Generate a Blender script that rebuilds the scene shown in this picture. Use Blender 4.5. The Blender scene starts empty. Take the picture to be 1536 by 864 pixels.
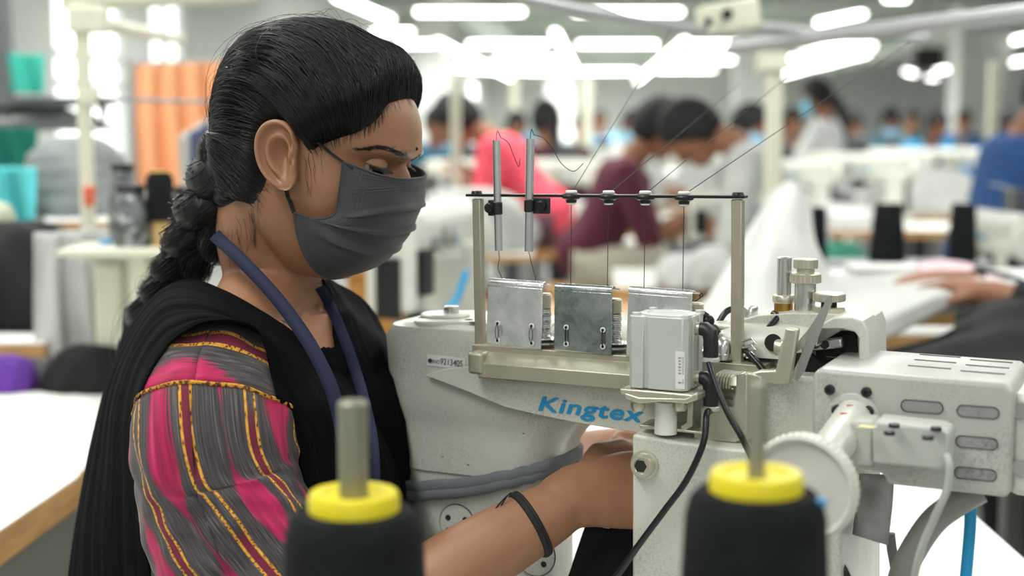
import bpy, bmesh, math, random
from mathutils import Vector, Matrix, Quaternion
from mathutils.bvhtree import BVHTree
random.seed(11)
PI = math.pi
SC = bpy.context.scene
COL = SC.collection
V3 = Vector

# ------------------------------------------------------------------ camera geometry
FPX = 50.0/36.0*1536.0
PITCH = math.atan(242.0/FPX)
CAM = V3((0, 0, 1.25))
FW = V3((0, math.cos(PITCH), -math.sin(PITCH)))
UPV = V3((0, math.sin(PITCH), math.cos(PITCH)))

def ray(px, py):
    return FW + V3((1, 0, 0))*((px-768.0)/FPX) + UPV*((432.0-py)/FPX)
def P(px, py, Y):
    d = ray(px, py)
    return CAM + d*(Y/d.y)
def PZ(px, py, z):
    d = ray(px, py)
    return CAM + d*((z-CAM.z)/d.z)

# ------------------------------------------------------------------ mesh builder
ORG = {}
class MB:
    def __init__(s):
        s.v = []; s.f = []; s.uv = []; s.mi = []; s.cur = 0
    def add(s, verts, faces, uvs=None):
        o = len(s.v)
        s.v += [V3(p) for p in verts]
        s.uv += (uvs if uvs else [(0.0, 0.0)]*len(verts))
        for f in faces:
            s.f.append([i+o for i in f]); s.mi.append(s.cur)
        return s
    def box(s, c, size, rot=None):
        c = V3(c); hx, hy, hz = size[0]/2, size[1]/2, size[2]/2
        vs = [V3((x*hx, y*hy, z*hz)) for x in (-1, 1) for y in (-1, 1) for z in (-1, 1)]
        if rot is not None: vs = [rot @ p for p in vs]
        return s.add([c+p for p in vs], [(0,1,3,2),(4,6,7,5),(0,4,5,1),(2,3,7,6),(0,2,6,4),(1,5,7,3)])
    def hexa(s, front, back):           # two matching polygons joined
        n = len(front)
        fs = [list(range(n)), [n+i for i in range(n)][::-1]]
        for i in range(n):
            j = (i+1) % n
            fs.append([i, i+n, j+n, j])
        return s.add(list(front)+list(back), fs)
    def prism(s, poly, vec):
        poly = [V3(p) for p in poly]; vec = V3(vec)
        return s.hexa(poly, [p+vec for p in poly])
    def rings(s, rings, cap=True, closed=True, uvs=None):
        n = len(rings[0]); vs = []; fs = []
        for r in rings: vs += [V3(p) for p in r]
        m = n if closed else n-1
        for k in range(len(rings)-1):
            for i in range(m):
                j = (i+1) % n
                fs.append((k*n+i, k*n+j, (k+1)*n+j, (k+1)*n+i))
        if cap and closed:
            fs.append(tuple(range(n))[::-1]); fs.append(tuple((len(rings)-1)*n+i for i in range(n)))
        return s.add(vs, fs, uvs)
    def cyl(s, p0, p1, r0, r1=None, n=20):
        r1 = r0 if r1 is None else r1
        return s.tube([p0, p1], [r0, r1], n)
    def tube(s, path, r, n=10, cap=True):
        path = [V3(p) for p in path]
        if not isinstance(r, (list, tuple)): r = [r]*len(path)
        rg = []; prev = None
        for i, p in enumerate(path):
            t = (path[min(i+1, len(path)-1)]-path[max(i-1, 0)])
            if t.length < 1e-9: t = V3((0, 0, 1))
            t.normalize()
            if prev is None:
                a = V3((0, 0, 1)) if abs(t.z) < .9 else V3((1, 0, 0))
                x = t.cross(a).normalized()
            else:
                x = (prev - t*prev.dot(t))
                if x.length < 1e-6: x = t.orthogonal()
                x.normalize()
            prev = x; y = t.cross(x)
            rr = r[i]
            ra, rb = rr if isinstance(rr, (list, tuple)) else (rr, rr)
            rg.append([p + x*(ra*math.cos(2*PI*k/n)) + y*(rb*math.sin(2*PI*k/n)) for k in range(n)])
        return s.rings(rg, cap)
    def lathe(s, prof, o, axis=(0, 0, 1), n=28):   # prof: (r, h)
        o = V3(o); ax = V3(axis).normalized(); x = ax.orthogonal().normalized(); y = ax.cross(x)
        rg = [[o + ax*h + x*(max(r, 1e-5)*math.cos(2*PI*k/n)) + y*(max(r, 1e-5)*math.sin(2*PI*k/n)) for k in range(n)] for r, h in prof]
        return s.rings(rg, True)
    def ell(s, c, rad, n=16, m=10, rot=None):
        c = V3(c); rg = []
        if not isinstance(rad, (list, tuple)): rad = (rad,)*3
        for j in range(m+1):
            a = -PI/2 + PI*j/m
            ca = max(math.cos(a), 1e-3); row = []
            for k in range(n):
                p = V3((rad[0]*ca*math.cos(2*PI*k/n), rad[1]*ca*math.sin(2*PI*k/n), rad[2]*math.sin(a)))
                row.append(c + (rot @ p if rot is not None else p))
            rg.append(row)
        return s.rings(rg, True)
    def grid(s, pts, uvs=None):         # open sheet pts[i][j]
        n = len(pts[0]); vs = []; fs = []; uu = []
        for i, r in enumerate(pts):
            vs += r
            for j in range(n):
                uu.append(uvs[i][j] if uvs else (j/(n-1), i/(len(pts)-1)))
        for i in range(len(pts)-1):
            for j in range(n-1):
                fs.append((i*n+j, i*n+j+1, (i+1)*n+j+1, (i+1)*n+j))
        return s.add(vs, fs, uu)
    def mesh(s, name, org=V3((0, 0, 0)), recalc=True, smooth=True):
        me = bpy.data.meshes.new(name)
        me.from_pydata([tuple(p-org) for p in s.v], [], s.f)
        if any(u != (0.0, 0.0) for u in s.uv):
            ul = me.uv_layers.new(name='UVMap')
            for lp in me.loops: ul.data[lp.index].uv = s.uv[lp.vertex_index]
        if any(s.mi):
            me.polygons.foreach_set('material_index', s.mi)
        if recalc:
            bm = bmesh.new(); bm.from_mesh(me)
            bmesh.ops.recalc_face_normals(bm, faces=bm.faces[:]); bm.to_mesh(me); bm.free()
        me.polygons.foreach_set('use_smooth', [smooth]*len(me.polygons))
        me.update()
        return me
    def build(s, name, mat, parent=None, bevel=0, sub=0, solid=0, angle=38, recalc=True, smooth=True, label=None, seg=2, offset=0):
        org = ORG.get(parent.name, V3((0, 0, 0))) if parent else V3((0, 0, 0))
        own = V3((0, 0, 0))
        if parent is None and s.v:
            lo = V3((min(p.x for p in s.v), min(p.y for p in s.v), min(p.z for p in s.v)))
            hi = V3((max(p.x for p in s.v), max(p.y for p in s.v), max(p.z for p in s.v)))
            own = V3(((lo.x+hi.x)/2, (lo.y+hi.y)/2, lo.z)); org = own
        me = s.mesh(name, org, recalc, smooth)
        o = bpy.data.objects.new(name, me); COL.objects.link(o)
        for m in (mat if isinstance(mat, (list, tuple)) else [mat]): me.materials.append(m)
        if parent: o.parent = parent; ORG[o.name] = org
        else: o.location = own; ORG[o.name] = own
        if smooth and angle < 180 and not sub:
            try: me.set_sharp_from_angle(angle=math.radians(angle))
            except Exception: pass
        if solid:
            md = o.modifiers.new('solid', 'SOLIDIFY'); md.thickness = solid; md.offset = offset
        if bevel:
            md = o.modifiers.new('bevel', 'BEVEL'); md.width = bevel; md.segments = seg; md.limit_method = 'ANGLE'; md.angle_limit = math.radians(40)
            md.harden_normals = False
        if sub:
            md = o.modifiers.new('sub', 'SUBSURF'); md.levels = sub; md.render_levels = sub
        if label: o['label'] = label
        return o

def tag(o, label=None, cat=None, group=None, kind=None):
    if label: o['label'] = label
    if cat: o['category'] = cat
    if group: o['group'] = group
    if kind: o['kind'] = kind
    return o
def thing(name, label, cat, loc=(0, 0, 0), group=None):
    o = bpy.data.objects.new(name, None); COL.objects.link(o)
    o.empty_display_size = .05
    o.location = loc; ORG[o.name] = V3(loc)
    return tag(o, label, cat, group)
def structure(o): o['kind'] = 'structure'; return o
def copy_tree(o, parent=None):
    c = o.copy(); COL.objects.link(c)
    if parent: c.parent = parent
    for ch in list(o.children): copy_tree(ch, c)
    return c
def remeshed(mb, voxel, smooth=4, name='body'):
    me = mb.mesh('tmp')
    o = bpy.data.objects.new('tmp', me); COL.objects.link(o)
    r = o.modifiers.new('r', 'REMESH'); r.mode = 'VOXEL'; r.voxel_size = voxel
    if smooth:
        q = o.modifiers.new('s', 'SMOOTH'); q.factor = .5; q.iterations = smooth
    dg = bpy.context.evaluated_depsgraph_get()
    m2 = bpy.data.meshes.new_from_object(o.evaluated_get(dg))
    out = MB()
    out.v = [v.co.copy() for v in m2.vertices]; out.uv = [(0.0, 0.0)]*len(out.v)
    out.f = [list(p.vertices) for p in m2.polygons]; out.mi = [0]*len(out.f)
    bpy.data.objects.remove(o); bpy.data.meshes.remove(me); bpy.data.meshes.remove(m2)
    return out
def spline(pts, n):
    """Catmull-Rom through pts (Vectors or tuples of any length), n samples."""
    pts = [tuple(p) for p in pts]; m = len(pts); out = []
    for i in range(n):
        t = i/(n-1)*(m-1); k = min(int(t), m-2); u = t-k
        p0, p1, p2, p3 = pts[max(k-1, 0)], pts[k], pts[k+1], pts[min(k+2, m-1)]
        out.append(tuple(.5*((2*b)+(-a+c)*u+(2*a-5*b+4*c-d)*u*u+(-a+3*b-3*c+d)*u**3) for a, b, c, d in zip(p0, p1, p2, p3)))
    return out
def spl(pts, n): return [V3(p) for p in spline(pts, n)]
def lerp(a, b, t): return a+(b-a)*t
def smooth01(a, b, x):
    t = max(0.0, min(1.0, (x-a)/(b-a))); return t*t*(3-2*t)
def interp(table, x):
    """table rows (x, a, b, ...), smooth monotone-ish interpolation"""
    if x <= table[0][0]: return table[0][1:]
    if x >= table[-1][0]: return table[-1][1:]
    for i in range(len(table)-1):
        if table[i][0] <= x <= table[i+1][0]:
            r0, r1 = table[i], table[i+1]; rm, rp = table[max(i-1, 0)], table[min(i+2, len(table)-1)]
            h = r1[0]-r0[0]; u = (x-r0[0])/h; res = []
            for c in range(1, len(r0)):
                d0 = (r1[c]-rm[c])/max(r1[0]-rm[0], 1e-9)*h; d1 = (rp[c]-r0[c])/max(rp[0]-r0[0], 1e-9)*h
                res.append((2*u**3-3*u*u+1)*r0[c]+(u**3-2*u*u+u)*d0+(-2*u**3+3*u*u)*r1[c]+(u**3-u*u)*d1)
            return tuple(res)

# ------------------------------------------------------------------ materials
def srgb(r, g, b):
    f = lambda c: (c/255/12.92 if c/255 <= .04045 else ((c/255+.055)/1.055)**2.4)
    return (f(r), f(g), f(b), 1)
class NT:
    def __init__(s, name):
        s.m = bpy.data.materials.new(name); s.m.use_nodes = True
        s.t = s.m.node_tree; s.n = s.t.nodes; s.l = s.t.links
        s.b = s.n['Principled BSDF']
    def node(s, typ, **kw):
        nd = s.n.new(typ)
        for k, v in kw.items(): setattr(nd, k, v)
        return nd
    def link(s, a, b): s.l.new(a, b)
    def setv(s, sock, v):
        if isinstance(v, bpy.types.NodeSocket): s.link(v, sock)
        else: sock.default_value = v
    def math(s, op, a, b=0.0, c=0.0):
        nd = s.node('ShaderNodeMath', operation=op)
        for i, v in enumerate((a, b, c)): s.setv(nd.inputs[i], v)
        return nd.outputs[0]
    def coord(s, which='Object'): return s.node('ShaderNodeTexCoord').outputs[which]
    def mapping(s, vec, scale=(1, 1, 1), loc=(0, 0, 0), rot=(0, 0, 0)):
        nd = s.node('ShaderNodeMapping'); s.link(vec, nd.inputs[0])
        nd.inputs['Scale'].default_value = scale; nd.inputs['Location'].default_value = loc; nd.inputs['Rotation'].default_value = rot
        return nd.outputs[0]
    def noise(s, vec, scale=5, detail=4, rough=.55, dist=0):
        nd = s.node('ShaderNodeTexNoise'); s.link(vec, nd.inputs['Vector'])
        nd.inputs['Scale'].default_value = scale; nd.inputs['Detail'].default_value = detail
        nd.inputs['Roughness'].default_value = rough; nd.inputs['Distortion'].default_value = dist
        return nd.outputs['Fac']
    def ramp(s, fac, stops, interp='LINEAR'):
        nd = s.node('ShaderNodeValToRGB'); s.link(fac, nd.inputs[0]); cr = nd.color_ramp; cr.interpolation = interp
        while len(cr.elements) < len(stops): cr.elements.new(.5)
        for e, (p, c) in zip(cr.elements, stops):
            e.position = p; e.color = c if len(c) == 4 else (*c, 1)
        return nd.outputs[0]
    def mix(s, fac, a, b):
        nd = s.node('ShaderNodeMix', data_type='RGBA'); s.setv(nd.inputs[0], fac); s.setv(nd.inputs[6], a); s.setv(nd.inputs[7], b)
        return nd.outputs[2]
    def bump(s, h, strength=.3, dist=.002):
        nd = s.node('ShaderNodeBump'); s.link(h, nd.inputs['Height']); nd.inputs['Strength'].default_value = strength; nd.inputs['Distance'].default_value = dist
        s.link(nd.outputs[0], s.b.inputs['Normal']); return nd
    def out(s, color=None, rough=None, metal=None):
        if color is not None: s.setv(s.b.inputs['Base Color'], color)
        if rough is not None: s.setv(s.b.inputs['Roughness'], rough)
        if metal is not None: s.setv(s.b.inputs['Metallic'], metal)
        return s.m
MATS = {}
def pm(name, col, rough=.5, metal=0, var=.12, scale=12, bump=0, bscale=60, bdist=.001, spec=None, stretch=(1, 1, 1), sheen=0):
    """procedural paint / cloth / metal with a gentle noise variation"""
    if name in MATS: return MATS[name]
    t = NT(name); c = t.mapping(t.coord(), stretch)
    n = t.noise(c, scale, 5)
    lo = tuple(x*(1-var) for x in col[:3])+(1,); hi = tuple(min(1, x*(1+var)) for x in col[:3])+(1,)
    t.out(t.ramp(n, [(.3, lo), (.7, hi)]), rough, metal)
    if spec is not None: t.b.inputs['Specular IOR Level'].default_value = spec
    if sheen: t.b.inputs['Sheen Weight'].default_value = sheen
    if bump: t.bump(t.noise(c, bscale, 4), bump, bdist)
    MATS[name] = t.m
    return t.m
def emit(name, col, strength):
    t = NT(name)
    t.out((.9, .9, .88, 1), .5)
    t.b.inputs['Emission Color'].default_value = col; t.b.inputs['Emission Strength'].default_value = strength
    MATS[name] = t.m
    return t.m

def cast_paint(name, base, dirt, amount=.5, scale=260):
    """enamelled casting with fine speckled dirt"""
    t = NT(name); c = t.coord()
    sp = t.noise(c, scale, 6, .75); big = t.noise(c, 18, 4)
    k = t.math('MULTIPLY', t.ramp(sp, [(.47, (0, 0, 0)), (.64, (1, 1, 1))]), t.ramp(big, [(.36, (0, 0, 0)), (.66, (1, 1, 1))]))
    k = t.math('MULTIPLY', k, amount)
    vari = t.ramp(t.noise(c, 6, 3), [(.3, tuple(x*.93 for x in base[:3])+(1,)), (.7, base)])
    t.out(t.mix(k, vari, dirt), t.ramp(big, [(.3, (.30,)*3), (.7, (.42,)*3)]))
    t.bump(t.noise(c, 420, 3), .12, .0004)
    t.b.inputs['Coat Weight'].default_value = .15; t.b.inputs['Coat Roughness'].default_value = .25
    MATS[name] = t.m
    return t.m
# ------------------------------------------------------------------ shared materials
M_cast = cast_paint('machine_enamel', srgb(206, 207, 196), srgb(92, 94, 88), .45, 480)
M_cast2 = cast_paint('machine_enamel_clean', srgb(206, 207, 197), srgb(120, 121, 113), .35, 420)
M_cover = cast_paint('motor_cover_enamel', srgb(184, 186, 178), srgb(116, 118, 112), .65, 420)
M_nickel = pm('dull_nickel', srgb(204, 199, 182), .36, .75, .08, 40, .05, 400, .0003)
M_bronze = pm('bronze_nickel', srgb(178, 173, 154), .42, .6, .07, 60, .06, 300, .0003)
M_steel = pm('bright_steel', srgb(214, 214, 212), .26, .92, .05, 50, .03, 300, .0003)
M_alum = pm('anodised_aluminium', srgb(200, 203, 200), .42, .35, .04, 30)
M_brass = pm('brass', srgb(170, 130, 60), .35, .9, .1, 30)
M_black = pm('black_plastic', srgb(28, 29, 31), .42, 0, .15, 30)
M_blackmetal = pm('blackened_steel', srgb(34, 35, 36), .38, .5, .2, 60)
M_hose = pm('black_hose', srgb(24, 25, 28), .28, 0, .15, 30)
M_white = pm('white_plastic', srgb(232, 230, 222), .4, 0, .03, 20)
M_greyplastic = pm('pale_grey_plastic', srgb(180, 183, 176), .45, 0, .05, 20)
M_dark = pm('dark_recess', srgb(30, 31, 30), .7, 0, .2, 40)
M_slot = cast_paint('slot_inner_grey', srgb(150, 150, 148), srgb(80, 80, 80), .8, 200)
M_blue = pm('blue_lettering', srgb(22, 142, 200), .45, 0, .05, 60)
M_print = pm('black_print', srgb(50, 50, 52), .6)
M_label = pm('white_label', srgb(222, 222, 220), .5, 0, .04, 20)
M_thread = pm('dark_thread', srgb(48, 46, 46), .8)
M_wheel = pm('ivory_wheel', srgb(208, 207, 198), .5, 0, .04, 14)

def chrome_mat():
    t = NT('polished_plate'); c = t.coord()
    n = t.noise(t.mapping(c, (1, 1, 1)), 26, 6, .6, 1.2)
    t.out(t.ramp(n, [(.35, (.6, .61, .61)), (.65, (.86, .86, .86))]), t.ramp(t.noise(c, 60, 5), [(.3, (.2,)*3), (.7, (.36,)*3)]), .88)
    t.bump(t.noise(c, 26, 5, .6, 1.0), .035, .001)
    return t.m
M_chrome = chrome_mat()
def chrome_dark():
    t = NT('dark_reflection_plate'); c = t.coord()  # dark surroundings mirrored by this plate are put into its colour
    n = t.noise(c, 34, 6, .7, .6)
    t.out(t.ramp(n, [(.35, (.17, .205, .20)), (.7, (.46, .50, .49))]), t.ramp(t.noise(c, 80, 5), [(.3, (.2,)*3), (.7, (.34,)*3)]), .85)
    t.bump(t.noise(c, 120, 5, .6), .02, .0006)
    return t.m
M_chrome2 = chrome_dark()

# ------------------------------------------------------------------ machine frame of reference
ANG = math.radians(25)
UD = V3((math.cos(ANG), -math.sin(ANG), 0)); VD = V3((math.sin(ANG), math.cos(ANG), 0)); ZD = V3((0, 0, 1))
O3 = P(900, 600, 1.30)
def Mp(px, py, v=0.0):
    d = ray(px, py); t = (O3 + VD*v - CAM).dot(VD)/d.dot(VD)
    return CAM + d*t
def UW(px, py, v=0.0):
    p = Mp(px, py, v) - O3
    return p.dot(UD), p.z
def L(u, v, w): return O3 + UD*u + VD*v + ZD*w
RM = Matrix((UD, VD, ZD)).transposed()      # local -> world rotation
def poly(pts, v): return [Mp(x, y, v) for x, y in pts]
def rrect(ul, ur, vf, vb, rad, w, k=5):
    pts = []
    rad = min(rad, (ur-ul)/2*.98, (vb-vf)/2*.98)
    for cx, cy, a0 in ((ur-rad, vb-rad, 0), (ul+rad, vb-rad, 90), (ul+rad, vf+rad, 180), (ur-rad, vf+rad, 270)):
        for i in range(k+1):
            a = math.radians(a0 + 90*i/k)
            pts.append(L(cx+rad*math.cos(a), cy+rad*math.sin(a), w))
    return pts
def text_mesh(name, txt, org, xdir, ydir, width, height, mat, parent, shear=0, bold=0, depth=.0003, label=None, spacing=1.0, heavy=0):
    cu = bpy.data.curves.new('txt', 'FONT'); cu.body = txt; cu.shear = shear; cu.offset = bold; cu.size = 1; cu.space_character = spacing
    ob = bpy.data.objects.new('txt', cu); COL.objects.link(ob)
    dg = bpy.context.evaluated_depsgraph_get()
    me = bpy.data.meshes.new_from_object(ob.evaluated_get(dg))
    vs = [v.co.copy() for v in me.vertices]
    x0, x1 = min(v.x for v in vs), max(v.x for v in vs); y0, y1 = min(v.y for v in vs), max(v.y for v in vs)
    mb = MB(); nrm = xdir.cross(ydir).normalized()
    for k, (sx, sy) in enumerate(((0, 0), (heavy, 0), (-heavy, 0), (0, heavy*.6), (0, -heavy*.6)) if heavy else ((0, 0),)):
        mb.add([org + xdir*((v.x-x0)/(x1-x0)*width+sx) + ydir*((v.y-y0)/(y1-y0)*height+sy) + nrm*(depth+k*.00002) for v in vs], [list(p.vertices) for p in me.polygons])
    bpy.data.objects.remove(ob); bpy.data.meshes.remove(me)
    return mb.build(name, mat, parent, smooth=False, recalc=False, label=label)

mach = thing('sewing_machine', 'pale grey industrial sewing machine with blue lettering in front of the masked woman', 'sewing machine', tuple(L(.0, .05, -.36)))

# --- casting: column and left end
mb = MB()
rows = [(492, 622, 1040, .012, .020), (497, 607, 1040, .004, .030), (515, 598, 1040, .0, .034), (545, 599, 1040, .0, .036), (575, 601, 1040, .0, .036), (600, 603, 950, .0, .036),
        (622, 605, 893, .002, .037), (634, 606, 872, .004, .038), (645, 607, 858, .006, .038), (665, 609, 843, .006, .038), (690, 612, 833, .006, .038), (716, 616, 828, .006, .038)]
rg = []
for y, xl, xr, vf, rad in rows:
    ul, w = UW(xl, y, .05); ur, _ = UW(xr, y, .03); w = UW(700, y, .0)[1]
    rg.append(rrect(ul, ur, vf, .115, rad, w, 8))
mb.rings(rg)
# arm with the sloping flange
fl = [(637, 563), (668, 553), (720, 549), (1060, 556), (1060, 668), (1000, 658), (950, 648), (880, 637), (838, 629), (800, 621), (757, 611), (700, 587)]
mb.hexa(poly(fl, -.012), [p+VD*.11 for p in poly(fl, -.012)])
# right hump behind the guide frame
rt = [(1040, 530), (1062, 505), (1092, 487), (1135, 474), (1180, 470), (1240, 470), (1280, 475), (1296, 484), (1302, 500), (1303, 700), (1040, 668)]
fr = poly(rt, .02)
mb.hexa(fr, [p+VD*.085 for p in fr])
body = mb.build('casting', M_cast, mach, bevel=.0022, angle=50, seg=3)
# rounded cap over the hump giving the casting its domed top
mb = MB()
ul, w0 = UW(1078, 520, .045); ur, _ = UW(1236, 520, .045)
rg = []
for k, (dw, ins) in enumerate(((0, 0), (.012, .001), (.020, .005), (.026, .012), (.028, .022))):
    rg.append(rrect(ul+ins, ur-ins*.4, -.002+ins, .10-ins, .02, w0+dw, 6))
mb.rings(rg)
mb.build('arm_hood', M_cast2, mach, angle=60)
# lower post
mb = MB(); rg = []
for y, xl, xr, vf in ((718, 618, 826, .009), (740, 620, 826, .009), (800, 626, 827, .009), (864, 632, 827, .009), (960, 640, 830, .009)):
    ul, _ = UW(xl, y, .05); ur, _ = UW(xr, y, .03); w = UW(720, y, 0)[1]
    rg.append(rrect(ul, ur, vf, .112, .034, w, 8))
wtab = .768 - O3.z
rg.append(rrect(UW(640, 960, .05)[0], UW(830, 960, .03)[0], .009, .112, .034, wtab, 8))
rg.append(rrect(UW(640, 960, .05)[0]-.02, UW(830, 960, .03)[0]+.02, -.01, .13, .034, wtab, 8))
rg.append(rrect(UW(640, 960, .05)[0]-.02, UW(830, 960, .03)[0]+.02, -.01, .13, .034, wtab-.006, 8))
mb.rings(rg)
mb.build('post', M_cast2, mach, angle=40)
# top cover plate and boss
mb = MB()
tp = [(614, 494), (612, 486), (618, 479), (634, 474), (660, 473), (700, 474), (740, 478), (760, 484), (760, 497), (700, 500), (640, 498)]
u0, w0 = UW(670, 492, .03)
base = [V3(L(UW(x, 492, .0)[0], v, w0)) for x, v in ((612, .012), (606, .03), (606, .07), (614, .095), (640, .105), (800, .105), (800, .02), (720, .016), (690, .022), (662, .012), (640, .005), (622, .006))]
mb.prism(base, ZD*.009)
mb.cyl(L(UW(668, 485, .05)[0], .05, w0+.008), L(UW(668, 485, .05)[0], .05, w0+.0125), .026, .024, 28)
mb.build('top_cover', M_cast2, mach, bevel=.0025, seg=3)
mb = MB()
bo = L(UW(677, 475, .05)[0], .05, w0+.012)
mb.lathe([(0, 0), (.0078, 0), (.0078, .0065), (.0070, .0075), (.0045, .0075), (.004, .005), (0, .005)], bo, n=28)
mb.build('cover_bolt', M_steel, mach)
mb = MB()
for x, v in ((634, .03), (700, .035), (716, .02)):
    mb = MB(); mb.cyl(L(UW(x, 487, .03)[0], v, w0+.0088), L(UW(x, 487, .03)[0], v, w0+.0093), .0042, n=16); mb.build('bolt_hole', M_dark, mach)

# --- serial plate
a = Mp(640, 548, -.001); ex = (Mp(698, 554, -.001)-a)
mb = MB(); q = [Mp(640, 548, -.0012), Mp(698, 555, -.0012), Mp(698, 538, -.0012), Mp(641, 532, -.0012)]
mb.prism(q, VD*.0015)
pl = mb.build('serial_plate', M_label, mach, smooth=False, label='small white serial number plate')
xd = (q[1]-q[0]).normalized(); yd = (q[3]-q[0]).normalized(); nn = xd.cross(yd).normalized()
text_mesh('serial_number', '9213405', Mp(660.5, 546.5, -.0016), xd, yd, .0240, .0062, M_print, pl)
text_mesh('serial_number', 'SNO', Mp(648, 544.5, -.0016), xd, yd, .0085, .0036, M_print, pl)
mb = MB(); mb.cyl(Mp(645, 541, -.0012), Mp(645, 541, -.0022), .0022, n=14); mb.build('rivet', M_blackmetal, pl)

# --- brand lettering
x0 = Mp(808, 617.5, -.0125); x1 = Mp(965, 635.5, -.0125)
d = (x1-x0); xd = d.normalized()
wd = d.length
text_mesh('brand_lettering', 'Kingtex', x0 - ZD*.0032, xd, ZD, wd, .0182, M_blue, mach, shear=.22, bold=.008, depth=.0005, spacing=1.08, heavy=.00055)

# --- slot under the rail
mb = MB(); q = poly([(757, 566), (826, 571), (827, 575), (758, 570)], -.0135); mb.prism(q, VD*.003); mb.build('oil_slot', M_dark, mach)

# --- rails
def bar(prof, pxl, pxr, yl, v0):
    """profile (v, w) swept along u between two pixel columns, w relative to pixel row yl at pxl"""
    ul, w = UW(pxl, yl, v0); ur = UW(pxr, yl, v0)[0]
    return [[L(uu, v0+v, w+h) for v, h in prof] for uu in (ul, ur)]
mb = MB(); r = bar([(0, 0), (0, -.0135), (.022, -.0135), (.022, .010), (.012, .0085)], 717, 1010, 545, -.034); mb.rings(r)
mb.build('front_rail', M_bronze, mach, bevel=.0008)
mb = MB(); ul, w = UW(701, 530, -.036); ur = UW(723, 530, -.036)[0]
mb.rings([rrect(ul, ur, -.036, -.008, .003, w+h, 4) for h in (0.001, -.0195)])
mb.build('rail_end_block', M_bronze, mach, bevel=.003, seg=4)
mb = MB(); r = bar([(0, 0), (0, -.0095), (.040, -.0095), (.040, 0)], 708, 1146, 517, -.018); mb.rings(r)
mb.build('tension_rail', M_bronze, mach, bevel=.0008)
mb = MB(); r = bar([(0, 0), (0, -.012), (.02, -.012), (.02, 0)], 724, 1012, 529, -.012); mb.rings(r)
mb.build('rail_gap_shade', M_dark, mach)  # solid dark bar imitates the shade between the two rails
for x in (748, 783, 832, 885, 925):
    mb = MB(); y = 533+(x-725)*.085
    mb.cyl(Mp(x, y, -.02), Mp(x, y, -.013), .0032, n=14); mb.build('rail_screw', M_steel, mach)

# --- tension units with chrome covers
def tension_cover(name_mat, tl, tr, br, bl, loops, lean):
    tl, tr, br, bl = [Mp(x, y, -.020) for x, y in (tl, tr, br, bl)]
    ux = (tr-tl).normalized(); up = ((tl-bl)).normalized()
    tl2, tr2 = tl+VD*lean, tr+VD*lean
    mb = MB()
    mb.prism([bl, br, tr2, tl2], VD*.0018)
    # rolled top lip
    rg = []
    for p in (tl2, tr2):
        ring = []
        for k in range(9):
            a = PI*k/8
            ring.append(p + VD*(.0055 - .0055*math.cos(a)) + ZD*(.0035*math.sin(a)))
        for k in range(9):
            a = PI*(8-k)/8
            ring.append(p + VD*(.0055 - .0042*math.cos(a)) + ZD*(.0024*math.sin(a)))
        rg.append(ring)
    mb.rings(rg)
    mb.prism([tl2+VD*.0105, tr2+VD*.0105+ux*.003, tr2+VD*.014+ux*.003-ZD*.001, tl2+VD*.014-ZD*.001], ZD*.0012)
    # flange lines along the fold
    mb.prism([tl2-VD*.0006-ZD*.0035, tr2-VD*.0006-ZD*.0035, tr2-VD*.0006-ZD*.0028, tl2-VD*.0006-ZD*.0028], VD*.001)
    cov = mb.build('tension_cover', name_mat, mach, bevel=.0004, angle=50)
    for x, y0, y1, wide in loops:
        a, b = Mp(x, y0, -.0215), Mp(x, y1, -.0215)
        for p in (a, b):
            m2 = MB(); m2.lathe([(.0011, 0), (.0026, 0), (.0026, .0006), (.0011, .0008)], p+VD*.0008, -VD, 16); m2.build('guide_hole', M_label, cov)
            m2 = MB(); m2.cyl(p+VD*.0006, p-VD*.0004, .0013, n=12); m2.build('hole', M_dark, cov)
        m2 = MB()
        for s in (-1, 1):
            m2.tube([a + (b-a)*t + UD*(s*wide*math.sin(PI*t)) - VD*(.0012) for t in [i/10 for i in range(11)]], .00035, 6)
        m2.build('thread_loop', M_blackmetal, cov)
    return cov
tension_cover(M_chrome, (728, 424), (810, 430), (811, 524), (729, 515), [(746, 485, 511, .0016), (797, 489, 515, .0018)], .006)
tension_cover(M_chrome2, (831, 431), (917, 436), (917, 533), (831, 523), [(849, 491, 516, .0004), (904, 495, 520, .0006)], .001)
tension_cover(M_chrome, (939, 436), (1035, 443), (1036, 545), (939, 535), [(958, 500, 524, .0012), (1012, 505, 528, .0012)], .006)
for x0, ytop, ybot in ((817, 441, 508), (922, 449, 515), (1044, 455, 524)):
    tu = thing('x', None, None) if False else None
    a = Mp(x0, ybot, -.004); b = Mp(x0, ytop, -.004); H = (b-a).length
    mb = MB()
    mb.lathe([(0, 0), (.0135, 0), (.0135, .0015), (.006, .003), (.0135, .0045), (.0125, .006), (0, .006)], a-ZD*.004, n=28)
    tp = mb.build('tension_post', M_steel, mach)
    mb = MB(); mb.cyl(a, b, .0026, n=12); mb.build('stud', M_steel, tp)
    mb = MB(); n = 120
    mb.tube([a + ZD*(H*.08 + H*.60*i/n) + V3((math.cos(i*.76), math.sin(i*.76), 0))*(.0058) for i in range(n)], .00085, 6)
    mb.build('spring', M_steel, tp)
    mb = MB(); prof = [(0, 0), (.0062, 0)]
    for i in range(10): prof += [(.0068, H*.30*(i+.3)/10), (.0062, H*.30*(i+.8)/10)]
    prof += [(.0055, H*.32), (0, H*.32)]
    mb.lathe(prof, a+ZD*(H*.70), n=24); mb.build('knob', M_nickel, tp)
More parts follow.
